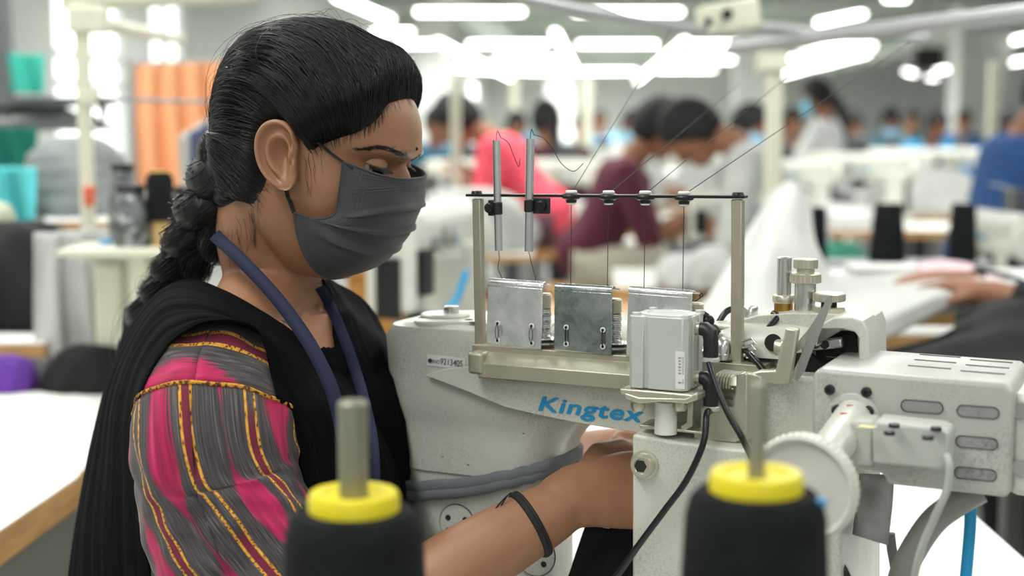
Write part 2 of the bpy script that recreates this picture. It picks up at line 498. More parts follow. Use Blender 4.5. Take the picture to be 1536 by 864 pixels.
# oddments between plates
mb = MB(); mb.tube([Mp(x, y, -.002) for x, y in ((1043, 452), (1050, 447), (1055, 443), (1053, 440), (1049, 442), (1050, 446))], .0005, 6)
mb.build('wire_hook', M_blackmetal, mach)
mb = MB()
for x, y, r in ((1062, 482, .006), (1057, 492, .005), (1068, 497, .007)):
    mb.ell(Mp(x, y, .0), (r, r*.8, r), 12, 8)
mb.tube([Mp(x, y, 0) for x, y in ((1050, 468), (1060, 474), (1066, 488), (1078, 500))], .003, 10)
mb.build('take_up_link', M_blackmetal, mach)

# --- thread guide frame
mb = MB(); 
def post(pts, v, wpx, mat, name):
    mb = MB(); (x0, y0), (x1, y1) = pts
    a, b = Mp(x0, y0, v), Mp(x1, y1, v); h = wpx/2
    mb.hexa([a-UD*h-VD*h, a+UD*h-VD*h, a+UD*h+VD*h, a-UD*h+VD*h], [b-UD*h-VD*h, b+UD*h-VD*h, b+UD*h+VD*h, b-UD*h+VD*h])
    return mb.build(name, mat, mach, bevel=.0012)
post([(717, 298), (721, 516)], -.004, .0088, M_bronze, 'guide_post')
post([(1107, 299), (1106, 544)], -.004, .0100, M_bronze, 'guide_post')
mb = MB()
for x, y in ((716.5, 378), (716, 379)): pass
l0, l1 = Mp(703, 294.5, -.004), Mp(1119, 297.5, -.004)
ux = (l1-l0).normalized()
mb.prism([l0-VD*.007, l1-VD*.007, l1+VD*.007, l0+VD*.007], ZD*.0026)
mb.build('guide_bar', M_blackmetal, mach, bevel=.0006)
for x, y in ((715, 292), (1107, 294.5)):
    p = Mp(x, y, -.004); mb = MB(); mb.lathe([(0, 0), (.0052, 0), (.0056, .0012), (.0045, .0036), (0, .004)], p, n=20); mb.build('cap_screw', M_blackmetal, mach)
EYE = [(857, 295), (913, 295.5), (968, 296), (1026, 297)]
for x, y in EYE:
    p = Mp(x, y, -.004)
    mb = MB(); mb.lathe([(.002, -.0055), (.0048, -.0055), (.0052, -.003), (.0085, -.0015), (.0090, .0008), (.0082, .0024), (.006, .0034), (.002, .0034)], p, n=24)
    e = mb.build('eyelet', M_black, mach)
    mb = MB(); mb.lathe([(.0015, .0028), (.0052, .0028), (.0055, .0048), (.0048, .0058), (.0015, .0055)], p, n=20)
    mb.lathe([(.0012, -.0072), (.0040, -.007), (.0044, -.0055), (.0012, -.0055)], p, n=16)
    mb.build('ceramic_bush', M_white, e)
for xt, yt, xb, yb, r, yc in ((744.5, 210, 748, 376, .0037, 312), (795.5, 208, 793, 377, .0040, 308)):
    a, b = Mp(xt, yt, -.016), Mp(xb, yb, -.016); mb = MB()
    ax = (a-b).normalized(); Hh = (a-b).length
    mb.lathe([(r*.75, 0), (r, 0), (r, Hh), (r*.75, Hh), (r*.75, Hh-.004)], b, ax, 24)
    tb = mb.build('guide_tube', M_steel, mach)
    t = (yc-yt)/(yb-yt); c = a+(b-a)*t
    mb = MB(); mb.cyl(c-ax*.006, c+ax*.006, r*1.22, n=24)
    sgn = -1 if xt < 770 else 1
    mb.rings([[c + UD*(sgn*uu) + VD*(vv) + ZD*h for vv, h in ((.001, -.0075), (.001, .0075), (.005, .0075), (.005, -.0075))] for uu in (.0, .011 if sgn < 0 else .0195)])
    cl = mb.build('tube_clamp', M_black, mach, bevel=.001)
    sx = c+UD*(sgn*(.0085 if sgn < 0 else .012))
    mb = MB(); mb.lathe([(0, 0), (.0050, 0), (.0048, .0028), (.0036, .0038), (0, .0038)], sx+VD*.001, -VD, 20)
    mb.build('clamp_screw', M_blackmetal, cl)
    mb = MB(); mb.box(sx-VD*.003, (.007, .0008, .0009), RM @ Matrix.Rotation(.9, 3, 'Y')); mb.build('screw_slot', M_dark, cl)

# --- air cylinder on its bracket
def air_cylinder():
    v0 = -.085
    ul, w1 = UW(943, 473, v0); ur, _ = UW(1031, 473, v0); w0 = UW(943, 581, v0)[1]
    wv = ur-ul; D = wv*.92
    prof = []
    def add(*p): prof.extend(p)
    # rounded block with T grooves: outline (u, v) clockwise from front left
    g = .0022
    add((0, .003), (.003, 0), (wv*.30-.002, 0), (wv*.30-.002, g), (wv*.30+.002, g), (wv*.30+.002, 0), (wv-.004, 0), (wv, .004),
        (wv, D*.28), (wv-g, D*.28), (wv-g, D*.36), (wv, D*.36), (wv, D*.62), (wv-g, D*.62), (wv-g, D*.70), (wv, D*.70), (wv, D-.004), (wv-.004, D), (.004, D), (0, D-.004))
    R0 = Matrix.Rotation(math.radians(-2), 3, 'Z')
    rg = [[L(ul+a, v0+b, w0+h) for a, b in prof] for h in (0, w1-w0)]
    mb = MB(); mb.rings(rg)
    root = mb.build('air_cylinder', M_alum, mach, bevel=.0007, angle=30)
    cx = L(ul+wv*.53, v0+D*.5, w1)
    mb = MB(); mb.lathe([(.0180, 0), (.0232, 0), (.0232, .0008), (.0222, .0012), (.0186, .0012), (.0180, .0006)], cx, n=36); mb.build('cylinder_rim', M_alum, root)
    mb = MB(); mb.lathe([(0, 0), (.0178, 0), (.0178, .0005), (0, .0005)], cx, n=32); mb.build('bore_shade_disc', pm('bore_shade_grey', srgb(92, 94, 92), .5, .1), root)  # dark flat disc stands in for the shade down the open bore
    for (a, b) in ((.004, .006), (.006, D*.9), (wv*.93, D*.9), (wv*.93, .006)):
        mb = MB(); mb.cyl(L(ul+a+.001, v0+b, w1-.001), L(ul+a+.001, v0+b, w1+.0022), .0042, .0038, 14); mb.build('corner_lug', M_alum, root)
    # white rating label on the right of the front
    q = [Mp(x, y, v0-.0003) for x, y in ((1013, 583), (1027, 584), (1027, 528), (1013, 527))]
    mb = MB(); mb.prism(q, VD*.0005); lb = mb.build('rating_label', M_label, root, smooth=False)
    mb = MB(); random.seed(2)     # small unreadable print in two columns
    for x, n, wd_ in ((1019.5, 9, .0026), (1024.5, 12, .0010)):
        for k in range(n):
            if random.random() < .15: continue
            y = lerp(574, 537, k/(n-1)); c = Mp(x, y, v0-.0006); mb.box(c, (wd_*random.uniform(.7, 1), .0002, .0011), RM)
    mb.build('print', M_slot, lb, smooth=False)
    return root, ul, ur, w0, w1, v0, D
ac, aul, aur, aw0, aw1, av0, aD = air_cylinder()
# bracket
mb = MB()
c = .006
mb.hexa([L(aul-c, av0-.004, aw0-.001), L(aur+c*1.4, av0-.004, aw0-.001), L(aur+c*2.4, av0+aD+.004, aw0-.001), L(aul-c, av0+aD+.004, aw0-.001)],
        [L(aul-c, av0-.004, aw0-.007), L(aur+c*1.4, av0-.004, aw0-.007), L(aur+c*2.4, av0+aD+.004, aw0-.007), L(aul-c, av0+aD+.004, aw0-.007)])
mb.prism(poly([(936, 589), (958, 596), (1028, 598), (1046, 588), (1046, 600), (1030, 606), (990, 603), (958, 606), (937, 600)], av0-.0045), VD*.004)
bk = mb.build('cylinder_bracket', M_nickel, mach, bevel=.0014, seg=3)
mb = MB()
for x in (957, 1020):
    p = Mp(x, 603, av0+.010); mb = MB(); mb.lathe([(0, 0), (.0062, 0), (.0066, -.004), (.005, -.0072), (0, -.0076)][::-1], p, n=18); mb.build('bracket_bolt', M_nickel, bk)
mb = MB(); p = Mp(999, 602, av0+.022); mb.cyl(p, p-ZD*.028, .0098, n=24); mb.build('plunger', M_white, ac)
# lower bracket: ledge, rib and side plate
mb = MB()
mb.hexa(poly([(958, 637), (1052, 647), (1056, 652), (960, 643)], -.062), [p+VD*.03 for p in poly([(958, 637), (1052, 647), (1056, 652), (960, 643)], -.062)])
mb.prism(poly([(1030, 604), (1040, 602), (1038, 640), (1024, 648), (1020, 640), (1030, 634)], -.062), VD*.006)
mb.prism(poly([(1050, 606), (1100, 612), (1106, 562), (1116, 558), (1121, 562), (1120, 650), (1104, 664), (1040, 660), (1040, 648), (1050, 640)], -.052), VD*.006)
mb.prism(poly([(1104, 562), (1116, 558), (1126, 560), (1142, 566), (1140, 640), (1120, 662), (1104, 664)], -.048), VD*.004)
mb.build('lever_bracket', M_nickel, mach, bevel=.0010)
# adjusting spring and screw behind
a, b = Mp(1068, 572, -.03), Mp(1102, 576, -.03)
mb = MB(); n = 70; ax = (b-a)
mb.tube([a + ax*(i/n) + (ZD*math.cos(i*.7)+VD*math.sin(i*.7))*.007 for i in range(n)], .0013, 6); mb.build('return_spring', M_nickel, mach)
mb = MB(); mb.cyl(a-UD*.002, b+UD*.006, .0048, n=16); mb.cyl(b-UD*.002, b+UD*.004, .0082, n=6); mb.build('adjusting_screw', M_nickel, mach)
mb = MB(); q = Mp(1085, 588, -.02); mb.cyl(q-UD*.012, q+UD*.012, .011, n=20); mb.build('spindle_boss', M_bronze, mach)

# fittings and hoses
def fitting(x, y, v, elbow):
    p = Mp(x-20, y, v)
    mb = MB(); mb.cyl(p, p+UD*.012, .0056, n=20); mb.cyl(p+UD*.002, p+UD*.004, .0066, n=6)
    r = mb.build('air_fitting', M_nickel, ac)
    e = p+UD*.016
    mb = MB(); mb.tube([p+UD*.011, e-UD*.001, e+UD*.0035-ZD*.003, e+UD*.0045-ZD*.010, e+UD*.0045-ZD*.0235], [.0058, .0064, .0070, .0066, .0064], 16)
    mb.build('elbow', M_black, r)
    mb = MB(); mb.lathe([(0, 0), (.0062, 0), (.0078, -.001), (.0078, -.0035), (.004, -.005), (0, -.005)][::-1], e+UD*.0045-ZD*.0235, n=20); mb.build('release_collar', M_greyplastic, r)
    return e+UD*.0045-ZD*.028
h1 = fitting(1052, 492, -.060, 1)
h2 = fitting(1052, 565, -.060, 1)
def hose(pts, r, name='air_hose', mat=M_hose, n=40, first=None, label=None):
    ctl = ([first] if first is not None else [])+[Mp(x, y, v) for x, y, v in pts]
    mb = MB(); mb.tube(spl(ctl, n), r, 10); return mb.build(name, mat, mach, label=label)
hose([(1064, 545, -.066), (1075, 580, -.075), (1092, 620, -.082), (1112, 655, -.085), (1128, 690, -.08), (1140, 730, -.07)], .0027, first=h1)
hose([(1060, 622, -.075), (1055, 665, -.085), (1030, 720, -.088), (995, 768, -.088), (960, 815, -.085), (934, 852, -.08), (915, 880, -.075), (900, 930, -.05)], .0029, first=h2)
hose([(1112, 520, .0), (1128, 535, -.012), (1150, 562, -.02), (1165, 592, -.022), (1180, 632, -.022), (1190, 665, -.018), (1196, 700, -.012)], .0030)
hose([(1130, 516, .004), (1150, 495, .012), (1166, 476, .022), (1160, 470, .03)], .0028, 'sensor_cable')
hose([(1078, 484, .04), (1088, 469, .045), (1100, 463, .05), (1112, 464, .055)], .0030, 'sensor_cable')
mb = MB()
for k in range(3): mb.tube([Mp(1112+2*k, 512+10*k, -.008), Mp(1128, 508+10*k, -.012), Mp(1134, 514+10*k, -.012), Mp(1120, 520+8*k, -.008)], .0012, 8)
mb.build('cable_clip', M_steel, mach)
# domed nut and screws on the casting front
p = Mp(1082, 528, -.006)
mb = MB(); mb.lathe([(0, 0), (.0105, 0), (.0105, .005), (.0085, .0055), (.0085, .012), (.007, .0165), (.004, .019), (0, .0195)], p-ZD*.006, n=24); mb.build('acorn_nut', M_steel, mach)
mb = MB(); mb.box(p-ZD*.010, (.022, .02, .008), RM); mb.build('nut_washer', M_blackmetal, mach)
p = Mp(1098, 489, .03)
mb = MB(); mb.lathe([(0, 0), (.021, 0), (.021, .002), (.017, .003), (.013, .003), (.011, .0012), (0, .0012)], p, n=30); mb.build('oil_cap', M_cast2, mach)
p = Mp(1123, 474, .06)
mb = MB(); mb.lathe([(0, 0), (.0085, 0), (.0085, .008), (.0078, .009), (.005, .009), (0, .007)], p, n=24); mb.build('oil_screw', M_steel, mach)
mb = MB(); p = Mp(1160, 514, -.003); mb.lathe([(0, 0), (.0078, 0), (.0078, .0008), (0, .0008)], p, -VD, 20); mb.build('access_hole', M_dark, mach)
p = Mp(1163, 521, -.012)
mb = MB(); mb.lathe([(0, 0), (.0065, 0), (.0072, .002), (.0072, .006), (.0055, .008), (0, .008)], p, UD, 18); mb.build('side_screw', M_nickel, mach)

# --- knurled fittings on top
def knurl(r, h0, h1, o, n=44, name='knurled_ring', parent=None, mat=None):
    mb = MB(); rg = []
    for hh, rr in ((h0, r*.9), (h0+.0008, r), (h1-.0008, r), (h1, r*.9)):
        rg.append([o + UD*(rr*(1+(.035 if k % 2 else 0))*math.cos(2*PI*k/n)) + VD*(rr*(1+(.035 if k % 2 else 0))*math.sin(2*PI*k/n)) + ZD*hh for k in range(n)])
    mb.rings(rg)
    return mb.build(name, mat or M_nickel, parent or mach, angle=20)
o = Mp(1175, 470, .05)
mb = MB(); H = Mp(1175, 385, .05).z-o.z
mb.lathe([(0, H*.2), (.0064, H*.2), (.0064, H-.001), (.0055, H), (0, H)], o, n=24); pn = mb.build('guide_rod', M_steel, mach)
mb = MB(); mb.lathe([(0, H*.19), (.0095, H*.19), (.0098, H*.21), (.0098, H*.31), (.0090, H*.33), (0, H*.33)], o, n=28); mb.build('rod_collar', M_nickel, pn)
mb = MB(); mb.lathe([(0, -.002), (.0085, -.002), (.0085, H*.19), (0, H*.19)], o, n=28); mb.build('brass_bush', M_brass, pn)
o = Mp(1207, 470, .045); H = Mp(1207, 388, .045).z-o.z
mb = MB(); mb.lathe([(0, -.002), (.0094, -.002), (.0094, H*.60), (0, H*.60)], o, n=28); pk = mb.build('pressure_regulator', M_steel, mach)
knurl(.0135, H*.56, H*.74, o, 48, 'lock_nut', pk)
mb = MB(); mb.lathe([(0, H*.72), (.0078, H*.72), (.0078, H*.86), (0, H*.86)], o, n=24); mb.build('neck', M_nickel, pk)
knurl(.0105, H*.82, H*1.0, o, 44, 'adjusting_knob', pk)
o = Mp(1243, 474, .035); H = Mp(1243, 440, .035).z-o.z
mb = MB(); mb.lathe([(0, -.003), (.007, -.003), (.007, H*.98), (0, H*.98)], o, n=20); pk = mb.build('stitch_dial', M_blackmetal, mach)
knurl(.0135, 0, H*.42, o, 44, 'lower_dial', pk); knurl(.0138, H*.66, H*1.02, o, 40, 'upper_dial', pk)

# --- right end arch: a rounded loop over the recess
mb = MB()
out = [(1228, 488), (1250, 476), (1278, 476), (1294, 482), (1303, 497), (1304, 560), (1288, 560), (1288, 507), (1282, 498), (1268, 495), (1232, 495), (1228, 520), (1222, 520)]
mb.prism(poly(out, -.012), VD*.05)
mb.build('end_arch', M_cast2, mach, bevel=.003, seg=3)
mb = MB(); mb.prism(poly([(1226, 497), (1284, 497), (1288, 560), (1206, 562)], .016), VD*.004); mb.build('arch_recess_shade', M_dark, mach)  # dark sheet imitates the shade beneath the arch
mb = MB(); mb.prism(poly([(1200, 512), (1262, 506), (1264, 522), (1202, 530)], .0), VD*.012); lk = mb.build('link_arm', M_steel, mach, bevel=.002)
for x in (1223, 1237):
    mb = MB(); mb.cyl(Mp(x, 517, -.001), Mp(x, 517, .002), .0038, n=16); mb.build('link_pin', M_dark, lk)
mb = MB(); mb.prism(poly([(1190, 530), (1212, 530), (1236, 548), (1210, 566), (1190, 560)], -.005), VD*.01); mb.build('link_block', M_blackmetal, mach)
# lever blade and L bracket
mb = MB(); mb.prism(poly([(1241, 445), (1248, 443), (1247, 456), (1206, 558), (1196, 572), (1186, 566), (1200, 536)], -.036), VD*.002); mb.build('lever_blade', M_steel, mach)
mb = MB(); mb.prism(poly([(1238, 454), (1242, 456), (1206, 520), (1182, 538), (1184, 528), (1214, 492)], -.028), VD*.002); mb.build('lever_blade', M_steel, mach)
mb = MB(); mb.prism(poly([(1178, 492), (1197, 494), (1184, 575), (1176, 578), (1122, 573), (1119, 562), (1140, 556), (1163, 556)], -.046), VD*.010); mb.build('angle_bracket', M_nickel, mach, bevel=.0016)

# --- lower right housing
mb = MB(); q = [(948, 651), (1005, 661), (1090, 672), (1262, 690), (1262, 960), (948, 960)]
mb.prism(poly(q, -.072), VD*.17)
hs = mb.build('lower_housing', M_cast, mach, bevel=.003, seg=3)
mb = MB(); mb.prism(poly([(1075, 556), (1104, 560), (1225, 566), (1225, 700), (1060, 690), (1060, 640)], -.03), VD*.13); mb.build('side_casting', M_cast, mach, bevel=.004)
p = Mp(966, 696, -.072)
mb = MB(); mb.lathe([(0, 0), (.0125, 0), (.0125, .0025), (.0104, .0030), (.0104, .0085), (.0095, .0098), (.0068, .0098), (.0062, .0090)], p+UD*.001, -VD, 32); sb = mb.build('socket_bolt', M_nickel, mach)
mb = MB(); mb.cyl(p-VD*.0080, p-VD*.0092, .0058, n=6); mb.build('hex_socket', M_dark, sb)
mb = MB(); mb.lathe([(0, 0), (.0055, 0), (.0055, .0092), (.0045, .0092)], p, -VD, 6)

# --- motor housing
fv = -.080
fp = [(1219, 562), (1228, 553), (1508, 576), (1522, 588), (1516, 738), (1508, 747), (1330, 727), (1326, 712), (1222, 690)]
fpts = poly(fp, fv)
dep = .122
mb = MB(); mb.hexa(fpts, [p+VD*dep for p in fpts]); mc = mb.build('motor_cover', M_cover, mach, bevel=.006, seg=4, angle=50)
def slot(cx, cy, hw, hh, v, mat=M_slot):
    mb = MB(); rim = MB(); c = Mp(cx, cy, v); u0 = Mp(cx+hw, cy, v); hl = (UW(cx+hw, cy, v)[0]-UW(cx, cy, v)[0]); r = hh*(hl/hw)
    ring = []
    for k in range(24):
        a = 2*PI*k/24; s = 1 if math.cos(a) >= 0 else -1
        ring.append((s*(hl-r)+r*math.cos(a), r*math.sin(a)))
    tilt = .010
    mb.prism([c + UD*a + ZD*(b) - VD*.0003 for a, b in ring], VD*.002)
    o = mb.build('vent_slot', mat, mc, smooth=False)
    rg = [[c+UD*(a*q)+ZD*(b*(1+(q-1)*2.4)) - VD*dv for a, b in ring] for q, dv in ((1.0, .0002), (1.0, .0008), (1.045, .0008), (1.045, .0))]
    rim = MB(); rim.rings(rg, cap=False); rim.build('slot_rim', M_dark, o, smooth=False)
for cx, cy in ((1383, 610), (1467, 618), (1465, 664), (1463, 711)): slot(cx, cy, 31, 9, fv)
zt = max(p.z for p in [fpts[1]])
ztop = lambda u: None
def top_slot(cx, cy, hw):
    # slot on the top face: find the plane of the top
    a, b = fpts[1], fpts[2]; n = (b-a).cross(VD).normalized()
    d = ray(cx, cy); t = (a-CAM).dot(n)/d.dot(n); c = CAM + d*t
    e = (b-a).normalized(); 
    if n.z < 0: n = -n
    mb = MB(); mb.prism([c+e*s*hw+VD*q*.0016 for s, q in ((-1, -1), (1, -1), (1, 1), (-1, 1))], n*.0004); mb.build('vent_slot', M_dark, mc, smooth=False)
for cx, cy, h in ((1410, 534, .017), (1403, 542, .017), (1394, 551, .017), (1487, 542, .017), (1481, 550, .017), (1474, 559, .017)): top_slot(cx, cy, h)
for cx, cy in ((1258, 529), (1247, 536)): top_slot(cx, cy, .0045)
def screw(x, y, v, r, parent, mat=M_black):
    p = Mp(x, y, v); mb = MB(); mb.lathe([(0, 0), (r, 0), (r, .0030), (r*.8, .0042), (r*.45, .0042), (r*.45, .002), (0, .002)], p, -VD, 20); mb.build('cap_screw', mat, parent)
for x, y in ((1245, 584), (1300, 588)): screw(x, y, fv, .0042, mc)
p = Mp(1280, 630, fv)
mb = MB(); mb.lathe([(0, 0), (.0222, 0), (.0222, .0025), (.0212, .0032), (0, .0032)], p, -VD, 40); fg = mb.build('bearing_flange', M_cover, mach)
for x, y in ((1257, 615), (1302, 617)): screw(x, y, fv-.003, .0048, fg)
# motor end at the frame edge
mb = MB(); rg = []
q0 = [(1514, 586), (1560, 592), (1560, 752), (1512, 742)]
mb.prism(poly([(1514, 590), (1680, 602), (1680, 770), (1511, 742)], fv+.012), VD*.085); me_ = mb.build('motor_end', M_cast2, mach, bevel=.006)
for x, y in ((1532, 615), (1532, 700)):
    p = Mp(x, y, fv+.012); mb = MB(); mb.lathe([(0, 0), (.0065, 0), (.0065, .004), (0, .004)], p, -VD, 18); mb.build('end_screw', M_steel, me_)

# --- handwheel and shaft
wc = P(1206, 730, 1.00); pf = Mp(1280, 630, fv-.003)
ax = (wc-pf).normalized()
mb = MB(); Ls = (wc-pf).length
mb.lathe([(0, -.002), (.0165, -.002), (.0158, .01), (.0150, Ls*.55), (.0145, Ls-.004), (0, Ls-.004)], pf, ax, 32)
sh = mb.build('wheel_shaft', M_cast2, mach)
mb = MB()
mb.lathe([(.010, -.013), (.022, -.012), (.030, -.008), (.036, -.0075), (.0388, -.006), (.0396, .0), (.0388, .0065), (.0366, .0075), (.0345, .006), (.0335, .002), (.020, .0005), (.010, .003), (0, .003)], wc, -VD*.95-ZD*.06-UD*.1, 72)
hw = mb.build('handwheel', M_wheel, mach, angle=50)
wax = (-VD*.95-ZD*.06-UD*.1).normalized(); wx = wax.orthogonal().normalized(); wy = wax.cross(wx)
mb = MB()
for k in range(48):
    a = 2*PI*k/48; rdir = wx*math.cos(a)+wy*math.sin(a)
    mb.tube([wc+rdir*.0394-wax*.005, wc+rdir*.0394+wax*.005], .0006, 5)
mb.build('grip_ribs', M_wheel, hw)
for x, y in ((1262, 636), (1253, 658)):
    q = pf + ax*(.012 if x > 1260 else .03)
    mb = MB(); mb.box(q+ZD*.0158, (.005, .002, .001)); mb.build('red_mark', pm('red_paint', srgb(190, 60, 40), .5), sh)

# --- position sensor block
sv = fv-.052
mb = MB(); q = poly([(1312, 632), (1408, 643), (1424, 650), (1421, 700), (1414, 706), (1309, 695), (1308, 640)], sv); mb.hexa(q, [p+VD*.035 for p in q]); sb = mb.build('sensor_block', M_greyplastic, mach, bevel=.004, seg=3)
mb = MB(); q = poly([(1268, 640), (1276, 631), (1310, 634), (1308, 699), (1284, 699), (1270, 690)], sv+.003); mb.hexa(q, [p+VD*.034 for p in q]); b2 = mb.build('sensor_clamp', M_greyplastic, mach, bevel=.003, seg=3)
def top_at(px, py, face):      # point on a horizontal top at the height of face
    return PZ(px, py, face)
zs = Mp(1360, 637, sv).z
for x, y in ((1341, 641), (1334, 652), (1404, 646), (1392, 659)):
    p = PZ(x, y, Mp(x, 634+(x-1310)*.115, sv).z+.0005); mb = MB(); mb.lathe([(0, 0), (.0042, 0), (.004, .0028), (.002, .0032), (0, .002)], p, n=18); mb.build('cap_screw', M_black, sb)
mb = MB(); p = PZ(1303, 640, Mp(1303, 633, sv).z+.0006); mb.prism([p+UD*a+VD*b for a, b in ((-.008, -.006), (.004, -.006), (.006, .004), (-.006, .004))], ZD*.0004); mb.build('yellow_sticker', pm('pale_yellow_label', srgb(226, 214, 150), .5), b2)
hose([(1419, 682, sv), (1424, 700, sv-.004), (1420, 735, sv-.004), (1400, 780, sv), (1380, 830, sv+.01), (1366, 900, sv+.03), (1360, 990, sv+.05)], .0030, 'sensor_cable', M_greyplastic)
# thick grey conduit from under the motor
hose([(1470, 735, fv+.045), (1440, 752, fv+.04), (1402, 780, fv+.036), (1372, 822, fv+.034), (1352, 866, fv+.035), (1340, 930, fv+.04), (1336, 1010, fv+.05)], .0108, 'conduit', pm('grey_conduit', srgb(132, 132, 126), .5, 0, .06, 20))
hose([(1335, 800, fv+.06), (1338, 825, fv+.06), (1345, 870, fv+.06), (1350, 950, fv+.06)], .0042, 'power_cable', pm('grey_conduit', srgb(132, 132, 126), .5))
hose([(1242, 828, -.05), (1256, 840, -.055), (1270, 862, -.06), (1280, 900, -.05), (1284, 980, -.03)], .0030)
hose([(1457, 735, fv+.05), (1455, 790, fv+.05), (1451, 840, fv+.05), (1446, 900, fv+.05), (1442, 1000, fv+.06)], .0048, 'air_hose', pm('blue_hose', srgb(28, 150, 205), .3), label='bright blue air hose')

# --- cover discs on the post
for x, y, r, v in ((686, 785, .0188, .0085), (803, 832, .0205, .0085)):
    p = Mp(x, y, v); mb = MB(); mb.lathe([(0, 0), (r, 0), (r, .0012), (0, .0014)], p, -VD, 40); dsc = mb.build('cover_disc', M_cast2, mach)
    mb = MB(); mb.lathe([(r, 0), (r*1.05, 0), (r*1.05, .0006), (r, .0006)], p, -VD, 40); mb.build('disc_seam', M_dark, dsc)
    for dx, dy in ((-.0095, .0050), (.0095, .0050), (-.0095, -.008), (.0095, -.008)):
        mb = MB(); mb.cyl(p+UD*dx+ZD*dy-VD*.001, p+UD*dx+ZD*dy-VD*.0018, .0030, n=16); mb.build('screw_hole', M_dark, dsc)
# small reddish chips on the enamel
mb = MB()
for x, y in ((790, 646), (664, 685), (785, 650), (702, 697)):
    p = Mp(x, y, .0056); mb.ell(p, (.0016, .0005, .0006), 8, 6, RM)
mb.build('paint_chips', pm('chipped_paint', srgb(120, 112, 90), .7), mach)

# --- cloth band tied round the post
M_band = pm('grey_jersey', srgb(112, 116, 122), .95, 0, .12, 40, .3, 220, .0006)
def band(yl, yr, rx, rz, name):
    mb = MB(); path = []
    uc = (UW(620, 725, .05)[0]+UW(827, 725, .03)[0])/2; hu = (UW(827, 725, .03)[0]-UW(620, 725, .05)[0])/2+.004
    vc, hv = .060, .060
    wl = UW(625, yl, .0)[1]; wr = UW(828, yr, .0)[1]
    n = 72; rg = []
    for k in range(n):
        a = 2*PI*k/n; e = .45
        cu = math.copysign(abs(math.cos(a))**e, math.cos(a)); cv = math.copysign(abs(math.sin(a))**e, math.sin(a))
        uu = uc+hu*cu; vv = vc+hv*cv; t = (cu+1)/2
        path.append(L(uu, vv, wl+(wr-wl)*t**1.5+.0008*math.sin(k*1.7)))
    path.append(path[0])
    mb.tube(path, [(rx, rz)]*len(path), 12, cap=False)
    return mb
root = MB(); b1 = band(736, 706, .0042, .0066, ''); b2_ = band(749, 714, .0042, .0060, '')
root = b1; root.add(b2_.v, b2_.f)
ob = root.build('cloth_band', M_band); tag(ob, 'grey cloth strip wound round the post of the sewing machine', 'cloth strip')
# --- fabric offcut hanging under the motor
M_scrap = pm('felt_scrap', srgb(168, 168, 166), .95, 0, .14, 60, .5, 160, .001)
pts = []
for i in range(9):
    t = i/8; y = 712+t*90; row = []
    for j in range(9):
        s = j/8
        x0 = lerp(1290, 1280, t); x1 = lerp(1342, 1332, t)
        row.append(Mp(lerp(x0, x1, s), y+s*16*t, fv+.046+.004*math.sin(s*5+t*3)+.003*math.sin(t*9)))
    pts.append(row)
mb = MB(); mb.grid(pts)
ob = mb.build('fabric_scrap', M_scrap, solid=.003); tag(ob, 'pale grey felt scrap hanging under the motor cover', 'fabric scrap')

# --- threads running through the guides (each thread a thing)
def thread(pts, r, label, cat='thread', n=50):
    mb = MB(); mb.tube(spl(pts, n), r, 6); ob = mb.build('thread', M_thread); tag(ob, label, cat, 'dark threads through the guide frame'); return ob
THR = .00038
for (x, y), (bx, by), (tx, ty, tv), nm in zip(EYE, ((856, 426), (911, 432), (966, 432), (1024, 440)), ((925, 178, .16), (1004, 214, .2), (1090, 190, .24), (1180, 188, .2)), ('second tension plate at its left', 'second tension plate at its right end', 'third tension plate at its left', 'third tension plate at its right end')):
    a = Mp(x, y-5, -.004); top = Mp(tx, ty, tv); far = top+(top-a)*1.6
    up = spl([far, top, a], 24)
    mb = MB(); mb.tube(up, THR, 6); mb.tube([a, Mp(x, y+5, -.004), Mp((x+bx)/2, (y+by)/2, -.008), Mp(bx, by, -.012)], THR, 6)
    ob = mb.build('thread', M_thread); tag(ob, 'dark thread through an eyelet down to the '+nm, 'thread', 'dark threads through the guide frame')
for xt, yt, xb, yb, path, bot, nm in ((744.5, 210, 748, 376, [(752, 207), (763, 215), (770, 232), (778, 250), (780, 238)], [(749, 388), (747, 402), (753, 417)], 'shorter left guide tube'),
                                    (795.5, 208, 793, 377, [(802, 203), (816, 208), (830, 225), (842, 245), (860, 257), (875, 245)], [(796, 390), (800, 405), (804, 420)], 'taller right guide tube')):
    a, b = Mp(xt, yt, -.016), Mp(xb, yb, -.016)
    mb = MB(); mb.tube(spl([b, a]+[Mp(x, y, -.016+.004*i) for i, (x, y) in enumerate(path)], 40), THR, 6)
    mb.tube(spl([b]+[Mp(x, y, -.014) for x, y in bot], 16), THR, 6)
    ob = mb.build('thread', M_thread); tag(ob, 'dark thread looping out of the '+nm, 'thread', 'dark threads through the guide frame')
